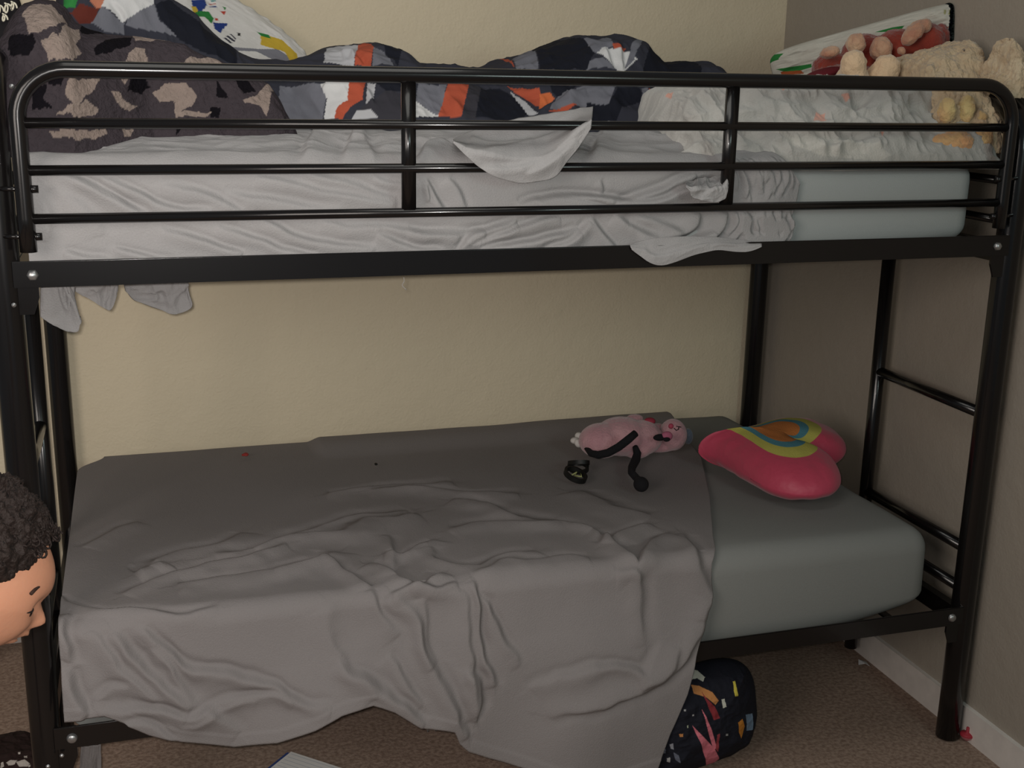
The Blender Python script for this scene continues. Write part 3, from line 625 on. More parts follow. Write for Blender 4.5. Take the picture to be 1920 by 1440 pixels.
cushion('pillow', pc, (1, .06, -.52), (.5, .25, 1), (0.05, -1, .25), .30, .105, .045, M['fab'], 'd2cfca',
    [('7d7d84', [(395, 82), (440, 88), (520, 92), (555, 115), (530, 120), (480, 96), (430, 94)]), (YEL, [(488, 62), (530, 75), (556, 100), (560, 122), (545, 118), (535, 98), (488, 84)]),
     (BLU, [(358, 0), (385, 0), (388, 10), (372, 26), (362, 22)]), (YEL, [(360, 12), (368, 12), (372, 24), (362, 24)]), (GRN, [(358, 28), (375, 20), (392, 22), (400, 34), (395, 44), (385, 32), (368, 32)]), (BLU, [(400, 42), (428, 44), (420, 54), (412, 62), (402, 54)]), (GRN, [(482, 60), (505, 66), (508, 72), (490, 68)]),
     ('3a3a44', [(425, 68), (427, 66), (440, 76), (438, 78)]), ('3a3a44', [(430, 64), (432, 62), (442, 72), (440, 74)]), ('3a3a44', [(420, 72), (422, 70), (434, 80), (432, 82)]), ('222222', [(445, 62), (450, 62), (450, 67), (445, 67)]),
     ('b2473a', [(392, 8), (404, 6), (404, 8), (392, 10)]), (BLU, [(392, 13), (406, 11), (406, 13), (392, 15)]), ('b2473a', [(415, 22), (422, 20), (420, 28)]), (GRN, [(418, 12), (426, 14), (420, 18)]), (BLU, [(324, 6), (329, 6), (329, 10), (324, 10)]), ('b2473a', [(403, 34), (408, 34), (408, 38), (403, 38)]), ('4a8a8a', [(396, 2), (404, 0), (404, 2), (396, 4)])],
    amp=.006, seed=51, ruffle=.006, label='white dinosaur-print pillow with a yellow ruffled edge leaning on the cream wall at left', cat='pillow')
# dark cloth with pale script lettering at the far left
def script_strip():
    o, P, c = mound('lettered_cloth', [(-60, 10), (-30, -10), (0, -15), (30, -10), (48, 20)], .42, .34, .50, ZB, M['fab'], '1b1a1c', [], nu=160, nv=120, amp=.004, seed=61)
    tag(o, 'black cloth with pale looping script behind the camouflage blanket', 'cloth')
    mb = MB()
    for (x, y, s) in ((-6, 14, 1.0), (8, 12, 1.1), (20, 8, .9), (4, 30, .8)):
        pts = []
        for k in range(26):
            t = k/25; a = t*2.6*math.pi
            pts.append(at(x+s*(9*t+4.2*math.sin(a)), y-s*(9*math.cos(a)*(.6+.4*math.sin(3*t)))+6*t, 1, .37))
        mb.tube(pts, .0016, 6)
    mb.build('script_lettering', mat('pale_lettering', 'cfcbb8', .8), o)
script_strip()
# dinosaur print pillow on the right, seen behind the plush toys
cushion('pillow', at(1628, 96, 1, .48), (.82, -.86, .33), (-.30, .15, 1), (-.7, -.72, .05), .235, .060, .04, M['fab'], 'c6c3b8',
    [(GRN, [(1420, 108), (1432, 104), (1445, 104), (1450, 100), (1470, 100), (1460, 112), (1450, 115), (1440, 120), (1430, 118)]), ('a0522f', [(1465, 135), (1480, 128), (1500, 130), (1508, 138), (1465, 142)]), (GRN, [(1455, 130), (1480, 126), (1520, 120), (1524, 126), (1500, 132), (1470, 134)]),
     (GRN, [(1640, 60), (1670, 52), (1695, 48), (1690, 55), (1660, 60)]), (GRN, [(1750, 52), (1760, 52), (1760, 64), (1750, 64)]), ('b2602f', [(1735, 68), (1765, 66), (1770, 75), (1758, 90), (1738, 88)]), ('26345c', [(1783, 10), (1800, 14), (1800, 50), (1780, 82), (1765, 88), (1790, 45), (1795, 28)]), ('7a8088', [(1770, 75), (1788, 45), (1794, 50), (1778, 80), (1765, 90)]),
     ('9a9a6a', [(1770, 18), (1774, 18), (1773, 27), (1769, 26)]), ('9a9a6a', [(1780, 18), (1784, 19), (1782, 28), (1778, 27)]), ('b2473a', [(1771, 51), (1778, 50), (1775, 57)]), (GRN, [(1415, 120), (1419, 120), (1419, 123), (1415, 123)]), ('b2602f', [(1420, 128), (1425, 128), (1425, 131), (1420, 131)])],
    amp=.005, seed=52, label='white dinosaur-print pillow propped in the right corner behind the red plush', cat='pillow', back='26345c', p=6)
# cream fluffy cushion, right end
CRM = 'c2ab8d'
M['fluff'] = mat('cream_plush_pile', CRM, 1, bump=1, bscale=130, spec=.05, bump2=.8, b2scale=35, col2='d2bfa2', vscale=30, sheen=.3)
o, P, c = mound('plush_throw', [(1700, 150), (1712, 118), (1735, 100), (1770, 88), (1810, 72), (1850, 62), (1890, 56), (1935, 52), (1990, 60)], .22, .045, .42, ZB, mat('cream_fluffy_throw', CRM, 1, bump=1, bscale=130, spec=.05, bump2=.8, b2scale=35, col2='cbb698', vscale=25, sheen=.3), CRM, [], nu=220, nv=200, amp=.012, fs=14, seed=71, fine=.0035, rgd=.006)
tag(o, 'fluffy cream throw heaped at the right end of the upper bunk beside the wall', 'throw')
txf = bpy.data.textures.new('pile', 'CLOUDS'); txf.noise_scale = .016
dm = o.modifiers.new('pile', 'DISPLACE'); dm.texture = txf; dm.strength = .014
# second cream bundle outside the post, with a pale blue lining
o, P, c = mound('fluffy_cushion', [(1876, 125), (1884, 80), (1902, 54), (1920, 46), (1950, 40), (1985, 40)], .06, .0, .13, 1.455, M['fluff'], CRM, [], nu=120, nv=140, amp=.010, fs=18, seed=73, fine=.0035)
dm = o.modifiers.new('pile', 'DISPLACE'); dm.texture = txf; dm.strength = .012
tag(o, 'cream fluffy cushion squeezed between the guard rail corner and the right wall', 'cushion')
# minky baby blanket, pale grey with pink stars
PK = 'd2a090'
o, P, c = mound('baby_blanket', [(1222, 200), (1235, 172), (1275, 160), (1330, 155), (1400, 158), (1480, 156), (1560, 152), (1640, 156), (1690, 162), (1735, 172), (1752, 215)], [(0, .24), (3, .24)], [(0, .02), (1.40, .02), (1.46, .008), (3, .008)], [(0, .44), (3, .44)], 1.312, mat('minky_fleece', 'ffffff', .97, bump=.8, bscale=260, spec=.05, attr='Col', sheen=.3, var=.12, vscale=14), 'b5b3ae',
      [(PK, [(1578, 178), (1590, 172), (1595, 185), (1585, 192)]), (PK, [(1525, 225), (1530, 208), (1537, 214), (1546, 214), (1550, 226)]), (PK, [(1245, 182), (1262, 174), (1258, 186)]), (PK, [(1650, 245), (1658, 244), (1656, 256)]), (PK, [(1455, 168), (1470, 166), (1468, 170)]),
       ('c4c1ba', [(1430, 245), (1560, 240), (1590, 262), (1650, 266), (1670, 290), (1648, 304), (1600, 298), (1540, 290), (1480, 268)])],
      nu=460, nv=240, amp=.018, fs=9, seed=81, rgd=.022,
      strokes=[([(1380, 190), (1430, 195), (1480, 230), (1530, 270), (1600, 296)], 9, .010), ([(1385, 240), (1400, 262), (1420, 270), (1430, 285)], 7, .010), ([(1560, 290), (1575, 270), (1620, 265), (1650, 270)], 7, .008), ([(1340, 205), (1310, 180), (1300, 165)], 8, .009), ([(1350, 210), (1365, 185)], 8, .008), ([(1600, 220), (1640, 190), (1680, 180), (1700, 220)], 9, .011), ([(1280, 225), (1290, 190), (1320, 185)], 7, .008), ([(1250, 230), (1300, 250), (1340, 255)], 9, .008), ([(1480, 175), (1540, 180), (1580, 210), (1620, 215)], 8, .009)])
tag(o, 'pale grey minky baby blanket with small pink stars, bunched behind the guard rail', 'blanket')
# pale flat corner of the blanket lying towards the rail
# yellow and peach plush beside the blanket
def blob_obj(name, ells, m, parent=None, vox=.004, it=5):
    mb = MB()
    for e in ells: mb.ell(e[0], e[1], e[2] if len(e) > 2 else None)
    return remesh(mb.build(name, m, parent), vox, it)
def euler(x, y, z): return Matrix.Rotation(z, 3, 'Z') @ Matrix.Rotation(y, 3, 'Y') @ Matrix.Rotation(x, 3, 'X')
def plushmat(n, c, c2=None, vs=25): return mat(n, c, 1, bump=1, bscale=220, spec=.05, sheen=.4, col2=c2, vscale=vs, bump2=.25, b2scale=60)
pm = plushmat('yellow_peach_plush', 'd2bd86', 'd6a174', 9)
p0 = at(1795, 262, 1, .05)
t = empty('plush_toy', tuple(p0)); tag(t, 'small shaggy yellow and peach plush toy lying behind the right end of the guard rail', 'plush toy')
b_ = blob_obj('body', [(tuple(at(1790, 268, 1, .05)), (.044, .032, .026)), (tuple(at(1835, 262, 1, .055)), (.030, .028, .030)), (tuple(at(1765, 272, 1, .05)), (.026, .024, .022))], pm, t, .003, 4)
tx = bpy.data.textures.new('tuft', 'CLOUDS'); tx.noise_scale = .012
dm = b_.modifiers.new('tufts', 'DISPLACE'); dm.texture = tx; dm.strength = .010
for (x, y, r) in ((1775, 208, (.018, .02, .028)), (1812, 205, (.015, .02, .03)), (1835, 222, (.017, .02, .018))):
    e_ = blob_obj('limb', [(tuple(at(x, y, 1, .075)), r)], pm, t, .003, 3); d2 = e_.modifiers.new('tufts', 'DISPLACE'); d2.texture = tx; d2.strength = .008
# red plush with cream paws
rp = at(1640, 110, 1, .33)
t = empty('plush_toy', (float(rp[0]), .33, 1.40)); tag(t, 'rust red plush toy with cream paws lying on the baby blanket, feet towards the rail', 'plush toy')
RM = plushmat('rust_red_plush', '9c4436', '8a3a30', 20); CM = plushmat('cream_paw_plush', 'cfae8f', 'b9846c', 14)
def E(px, py, y, r, rot=None): return (tuple(at(px, py, 1, y)), r, rot) if rot else (tuple(at(px, py, 1, y)), r)
blob_obj('body', [E(1560, 128, .42, (.045, .05, .035)), E(1620, 105, .42, (.05, .06, .05)), E(1680, 100, .38, (.055, .05, .055)), E(1735, 82, .34, (.04, .05, .045)), E(1590, 150, .38, (.09, .06, .035)), E(1690, 150, .34, (.08, .06, .035)), E(1760, 70, .34, (.022, .03, .03))], RM, t, .005, 5)
for a in ((E(1600, 122, .25, (.028, .03, .032)), E(1598, 145, .26, (.032, .04, .03))), (E(1662, 128, .25, (.030, .03, .030), euler(0, .5, 0)), E(1650, 145, .26, (.034, .04, .028)))):
    blob_obj('foot', a, plushmat('pale_cream_foot', 'e2c3a0'), t, .004, 5)
for a in ([E(1605, 82, .345, (.020, .025, .024))], [E(1652, 92, .34, (.024, .028, .028))], [E(1712, 62, .31, (.016, .025, .034), euler(0, .7, 0)), E(1733, 48, .31, (.014, .02, .016))], [E(1556, 98, .36, (.022, .025, .013), euler(0, -.4, 0))], [E(1690, 95, .31, (.008, .01, .010))]):
    blob_obj('paw', a, CM, t, .003, 4)
for ch in t.children:
    dm = ch.modifiers.new('pile', 'DISPLACE'); dm.texture = tx; dm.strength = .007
blob_obj('bib', [E(1540, 140, .35, (.05, .03, .012), euler(0, -.3, 0))], mat('dark_red_cloth', '6a1f28', .8), t, .003, 3)

# ------------------------------------------------------------------ heart cushion on the lower bunk
def heart():
    nt, ns = 220, 60
    c0 = np.array(at(1468, 850, 2, .60)); c0[2] = .585
    ax = -.62                                          # notch direction in the bed plane
    dirn = np.array([math.cos(ax), math.sin(ax), 0]); side = np.array([-dirn[1], dirn[0], 0])
    sc = .0122
    V = []; T = np.linspace(0, 2*math.pi, nt, endpoint=False)
    hx = 16*np.sin(T)**3; hy = 13*np.cos(T)-5*np.cos(2*T)-2*np.cos(3*T)-np.cos(4*T)
    k = np.ones(7)/7
    hx = np.convolve(np.r_[hx[-3:], hx, hx[:3]], k, 'valid'); hy = np.convolve(np.r_[hy[-3:], hy, hy[:3]], k, 'valid')
    S1 = np.sin(np.linspace(0, math.pi/2, ns))
    P = []
    for sgn in (1, -1):
        for s in S1:
            kx, ky = hx*s, -2+(hy+2)*s
            # notch keeps a crease
            prof = (1-s**2.4)**.5
            cre = np.exp(-((kx)/2.2)**2)*np.clip((ky+1)/8, 0, 1)*.45
            hgt = (.074 if sgn > 0 else .048)*prof*(1-cre)
            wr = fbm(np.cos(T)*2.5*s+3, np.sin(T)*2.5*s, 5, 3)*.004+.0035*np.sin(T*17+np.sin(T*5)*2)*s**6*(1-s**8)
            pp = c0+np.outer(ky*sc, dirn)+np.outer(kx*sc*1.0, side)+np.outer(sgn*(hgt+wr*(s < .999)), [0, 0, 1])
            # cushion leans a little: the far side is raised on the rumpled bed
            pp[:, 2] += (kx*sc)*.10
            P.append(pp)
    P = np.array(P).reshape(2*ns, nt, 3)
    faces = []; mi = []
    for sg in (0, 1):
        for j in range(ns-1):
            s = S1[j+1]; mm = 0 if sg else (3 if s < .34 else 2 if s < .47 else 1 if s < .64 else 0)
            for i in range(nt):
                a = (sg*ns+j)*nt+i; b = (sg*ns+j)*nt+(i+1) % nt; q = (a, b, b+nt, a+nt)
                faces.append(q if sg else q[::-1]); mi.append(mm)
    ms = [mat('raspberry_satin', 'b84058', .5, bump=.3, bscale=90, spec=.4, sheen=.2, bump2=.35, b2scale=14), mat('yellow_green_plush', 'b3ad55', .9, bump=.5), mat('teal_plush', '4c7f8c', .9, bump=.5), mat('orange_plush', 'b9713a', .95, bump=.8)]
    v = P.reshape(-1, 3); v[:, 2] = np.maximum(v[:, 2], .536)
    o = link('heart_pillow', v, faces, ms, fmi=mi); wd = o.modifiers.new('weld', 'WELD'); wd.merge_threshold = .0005
    tag(o, 'raspberry pink heart-shaped pillow with yellow, teal and orange hearts on the lower bunk', 'pillow')
heart()

# ------------------------------------------------------------------ pink plush with dark limbs on the lower bunk
ZS = .540
pk = plushmat('pink_plush', 'b58c90', 'ab8086', 30); dkp = mat('black_velour', '121114', .95, bump=.6, bscale=200)
def on(px, py, dz): # a point above the bed at height dz over it
    return np.array(at(px, py, 2, ZS+dz))
t = empty('plush_toy', tuple(on(1190, 850, 0))); tag(t, 'pink plush animal with long black limbs lying on its back on the lower bunk', 'plush toy')
blob_obj('body', [(on(1128, 826, .045), (.060, .055, .045)), (on(1165, 818, .05), (.072, .065, .050)), (on(1205, 820, .045), (.050, .055, .045)), (on(1195, 840, .025), (.04, .03, .028)), (on(1190, 785, .075), (.025, .018, .012))], pk, t, .004, 6)
hd = blob_obj('head', [(on(1262, 815, .045), (.036, .04, .042)), (on(1238, 812, .04), (.024, .026, .024)), (on(1265, 795, .06), (.015, .012, .014)), (on(1240, 838, .012), (.05, .02, .014)), (on(1232, 806, .05), (.024, .016, .018))], pk, t, .003, 5)
blob_obj('nose', [(on(1258, 799, .098), (.007, .006, .007))], mat('rose_nose', '9c3c50', .7), hd, .0015, 2)
blob_obj('muzzle', [(on(1250, 818, .070), (.016, .010, .013))], mat('rose_muzzle', 'a05a70', .9), hd, .002, 3)
blob_obj('mouth', [(on(1238, 820, .068), (.020, .008, .009)), (on(1250, 824, .066), (.010, .006, .006))], dkp, hd, .002, 3)
mb = MB(); mb.tube([on(1264+dx, 803+dy, .082) for dx, dy in ((0, 0), (4, 4), (8, 2), (9, -2))], .0013, 6); mb.tube([on(1268+dx, 799+dy, .082) for dx, dy in ((0, 0), (5, 1), (9, 2))], .0011, 6); mb.build('closed_eye', dkp, hd)
blob_obj('ear', [(on(1290, 818, .02), (.012, .020, .022))], plushmat('blue_grey_plush', '66707e'), hd, .003, 3)
blob_obj('collar', [(on(1218, 790, .085), (.016, .012, .010))], mat('red_ribbon', '8e2c3c', .8), t, .002, 3)
mb = MB()
for k, (x, y) in enumerate(((1078, 826), (1086, 818), (1084, 831), (1094, 828))): mb.ell(on(x, y, .02), (.013, .011, .009+.002*(k % 2)), euler(.4*k, .5*k, 0), 10, 8)
remesh(mb.build('tail_tuft', mat('white_ruffle', 'c8c4bf', .9), t), .002, 1)
mb = MB().tube([on(1098, 838, .035), on(1108, 850, .030), on(1122, 853, .034), on(1140, 849, .045), on(1160, 838, .062), on(1178, 824, .085), on(1192, 812, .098)], .0105, 14, rs=[.006, .0085, .010, .010, .010, .010, .009]); mb.build('limb', dkp, t)
mb = MB().tube([on(1191, 838, .042), on(1195, 850, .022), on(1192, 862, .013), on(1185, 876, .011), on(1184, 886, .011), on(1192, 895, .012)], .011, 14, rs=[.007, .0105, .0115, .010, .009, .009]); mb.build('limb', dkp, t)
blob_obj('foot', [(on(1202, 908, .018), (.018, .020, .018)), (on(1196, 900, .014), (.010, .012, .011))], dkp, t, .002, 3)
# coiled black bands
t = empty('wristband', tuple(on(1080, 885, 0))); tag(t, 'coiled black rubber wristband with a yellow-green mark beside the pink plush', 'wristband')
rb = mat('black_rubber', '10100f', .5)
def ring(c, rx, ry, rot, hgt, th):
    V = []; Fc = []; n = 48
    for i in range(n):
        a = 2*math.pi*i/n
        for (dr, dz) in ((-th, -hgt), (th, -hgt), (th, hgt), (-th, hgt)):
            V.append(Vector(c)+rot @ Vector(((rx+dr)*math.cos(a), (ry+dr)*math.sin(a), dz)))
    for i in range(n):
        for k in range(4): Fc.append((i*4+k, ((i+1) % n)*4+k, ((i+1) % n)*4+(k+1) % 4, i*4+(k+1) % 4))
    return V, Fc
mb = MB(); mb.add(*ring(on(1079, 890, .014), .024, .030, euler(.25, .15, .2), .006, .003)); mb.add(*ring(on(1085, 868, .020), .020, .026, euler(-.3, .3, .5), .005, .003)); mb.add(*ring(on(1084, 876, .010), .022, .028, euler(.1, -.1, .1), .005, .003))
mb.build('band', rb, t, False)
mb = MB().tube([on(1070, 892, .010), on(1084, 884, .012), on(1078, 892, .010), on(1090, 894, .010), on(1088, 886, .012)], .002, 8); mb.build('yellow_mark', mat('yellow_green_print', '9da06a', .6), t)
# small specks on the lower sheet
o = blob_obj('crumb', [(on(461, 852, .004), (.007, .010, .004)), (on(456, 853, .003), (.004, .006, .003))], mat('red_crumb', '8e2f2c', .7), None, .001, 1); tag(o, 'tiny red crumb on the lower bunk near the cream wall', 'crumb')
o = blob_obj('lint_speck', [(on(705, 870, .003), (.004, .007, .003))], rb, None, .001, 1); tag(o, 'tiny black speck of lint on the middle of the lower sheet', 'lint')

# ------------------------------------------------------------------ under the bed
# navy printed cushion bag on the carpet
bc = np.array([1.315, .045, .130])
cushion('floor_cushion', bc, (1, .15, .05), (-.12, .05, 1), (-.12, -1, .28), .160, .122, .105, M['fab'], '1b1c24',
    [('b8b8ac', [(1284, 1268), (1290, 1252), (1308, 1258), (1322, 1270), (1318, 1278), (1308, 1272), (1290, 1275)]), ('b27a4a', [(1296, 1284), (1310, 1286), (1335, 1298), (1348, 1314), (1342, 1322), (1325, 1308), (1300, 1300)]), ('7e2f34', [(1315, 1296), (1325, 1310), (1340, 1325), (1350, 1346), (1338, 1350), (1330, 1330)]),
     ('c8707c', [(1298, 1360), (1315, 1378), (1338, 1402), (1346, 1425), (1338, 1445), (1325, 1445), (1320, 1415)]), ('c8707c', [(1315, 1328), (1325, 1345), (1335, 1370), (1344, 1400), (1338, 1408), (1328, 1372)]), ('8a3a40', [(1345, 1378), (1350, 1375), (1346, 1410), (1342, 1405)]),
     ('c0b24a', [(1374, 1278), (1378, 1276), (1381, 1290), (1384, 1305), (1378, 1306), (1376, 1292)]), ('b8b8ac', [(1353, 1312), (1358, 1310), (1362, 1325), (1356, 1328)]), ('b2742f', [(1384, 1355), (1392, 1348), (1396, 1362), (1390, 1385), (1385, 1372)]), ('6c7f94', [(1398, 1340), (1410, 1338), (1412, 1368), (1400, 1370)]), ('b27a4a', [(1273, 1376), (1281, 1376), (1281, 1382), (1275, 1382)]),
     ('b27a4a', [(1262, 1332), (1268, 1332), (1268, 1336), (1262, 1336)]), ('b27a4a', [(1262, 1346), (1268, 1346), (1268, 1350), (1262, 1350)]), ('9a9a9a', [(1282, 1330), (1286, 1330), (1286, 1334), (1282, 1334)]), ('9a9a9a', [(1298, 1340), (1301, 1340), (1301, 1343), (1298, 1343)]), ('9aa08a', [(1288, 1360), (1291, 1360), (1291, 1365), (1288, 1365)]), ('9a9a9a', [(1361, 1376), (1365, 1376), (1365, 1380), (1361, 1380)]),
     ('5c606c', [(1228, 1396), (1245, 1394), (1246, 1402), (1230, 1402)]), ('5c606c', [(1228, 1406), (1248, 1404), (1248, 1412), (1232, 1414)]), ('8a8c94', [(1255, 1396), (1262, 1394), (1264, 1406), (1258, 1404)]), ('5c606c', [(1262, 1410), (1272, 1416), (1276, 1432), (1266, 1424)]), ('9a9a9a', [(1251, 1422), (1257, 1420), (1256, 1430), (1250, 1428)]), ('a08060', [(1222, 1424), (1228, 1424), (1228, 1430), (1222, 1430)])],
    n=320, amp=.006, seed=91, label='navy cushion printed with pink, orange and white space shapes on the carpet under the bunk', cat='cushion', p=3.0, thp=.6)
# exercise book
def slab(name, pts, z0, z1, m, parent=None):
    n = len(pts); V = [(x, y, z0) for x, y in pts]+[(x, y, z1) for x, y in pts]
    return link(name, V, [tuple(range(n-1, -1, -1)), tuple(range(n, 2*n))]+[(i, (i+1) % n, (i+1) % n+n, i+n) for i in range(n)], m, parent, False)
a = at(548, 1409, 2, .01)[:2]; b = at(650, 1442, 2, .01)[:2]; c_ = at(488, 1446, 2, .01)[:2]
e1 = (b-a)/np.linalg.norm(b-a)*.20; e2 = (c_-a); e2 = e2/np.linalg.norm(e2)*.27
# keep the sheet a rectangle
e2 = np.array([-e1[1], e1[0]])/.20*.27*(1 if np.dot([-e1[1], e1[0]], e2) > 0 else -1)
t = empty('notebook', (float(a[0]), float(a[1]), 0)); tag(t, 'open white lined notebook with a blue edge lying on the carpet by the bed', 'notebook')
slab('cover', [a-e1*.07, a+e1, a+e1+e2, a-e1*.07+e2], .001, .004, mat('blue_card', '3c4f86', .6), t)
slab('pages', [a+e2*.015, a+e1*.98+e2*.015, a+e1*.98+e2*.985, a+e2*.985], .0042, .012, mat('paper', 'dddad6', .85), t)
mb = MB()
for k in range(1, 22):
    s0 = a+e1*.03+e2*(k/22); s1 = a+e1*.95+e2*(k/22); d_ = e2/np.linalg.norm(e2)*.0004
    mb.add([(*(s0-d_), .0123), (*(s1-d_), .0123), (*(s1+d_), .0123), (*(s0+d_), .0123)], [(0, 1, 2, 3)])
mb.build('ruled_lines', mat('ruled_ink', '7d8ba2', .8), t, False)
# white paper scrap and silver wrapper
q = at(1620, 1247, 2, .002)
o = link('paper_scrap', [(q[0]-.014, q[1]+.004, .003), (q[0]-.006, q[1]+.018, .010), (q[0]+.012, q[1]+.008, .005), (q[0]+.010, q[1]-.010, .003), (q[0]-.002, q[1]-.008, .011)], [(0, 4, 3, 2, 1)], mat('white_paper', 'c4c4c4', .8), None, False); solid(o, .001); tag(o, 'small torn scrap of white paper on the carpet near the right baseboard', 'scrap of paper')
q = at(812, 1366, 2, .008)
mb = MB()
for k in range(9):
    an = k*.8; mb.add([(q[0]+.022*math.cos(an)*random.uniform(.3, 1), q[1]+.012*math.sin(an)+random.uniform(-.004, .004), .002+random.uniform(0, .016)) for an in (k, k+.9, k+2.1)], [(0, 1, 2)])
o = mb.build('foil_wrapper', mat('silver_foil', 'd8d8d8', .25, metal=.9), None, False); solid(o, .0006); tag(o, 'crumpled silver foil wrapper on the carpet beneath the sheet hem', 'wrapper')
# spinning top by the right leg
q = at(1813, 1381, 2, .012)
t = empty('spinning_top', (q[0], q[1], 0)); t.location = (q[0], q[1], 0); tag(t, 'tiny red and pink spinning top beside the right bed post', 'spinning top')
q = (q[0], q[1], 0)
MB().lathe([(.0005, .002), (.006, .004), (.013, .010), (.0162, .016)], q).build('bowl', mat('pink_plastic', 'c07a80', .4), t)
k_ = MB().lathe([(.0162, .016), (.0165, .019), (.014, .022), (.004, .0235), (.0035, .036), (.0005, .037)], q); k_.build('knob', mat('red_plastic', '9c2c38', .5), t)
# cloth hanging from the left leg, patterned cloth at the bottom left
o, P = flap('hanging_cloth', [(152, 1398), (170, 1397), (189, 1395)], [(148, 1470), (165, 1475), (190, 1478)], (.06, .07, .08), M['sheet_lo'], None, amp=.004, seed=15, nz=(3, 1), th=.002)
tag(o, 'strip of grey cloth hanging down beside the left bed post under the rail', 'cloth')
q = at(22, 1418, 2, .03)
cushion('printed_bundle', np.array([q[0]-.03, q[1]-.01, .032]), (1, .2, 0), (-.2, 1, 0), (0, 0, 1), .10, .09, .03, M['fab'], '2a1e1c',
    [('a8a098', [(12, 1430), (20, 1425), (32, 1426), (28, 1432), (16, 1436)]), ('a8a098', [(30, 1428), (45, 1424), (56, 1432), (52, 1438), (36, 1437)]), ('a8a098', [(2, 1430), (6, 1428), (7, 1438), (1, 1440)]), ('b8b0a8', [(34, 1410), (38, 1410), (38, 1414), (34, 1414)]), ('b8b0a8', [(45, 1417), (51, 1417), (51, 1421), (45, 1421)]), ('b8b0a8', [(53, 1434), (57, 1434), (57, 1438), (53, 1438)])],
    amp=.004, seed=95, label='dark brown bundled cloth with a pale floral print on the floor at the left post', cat='cloth')

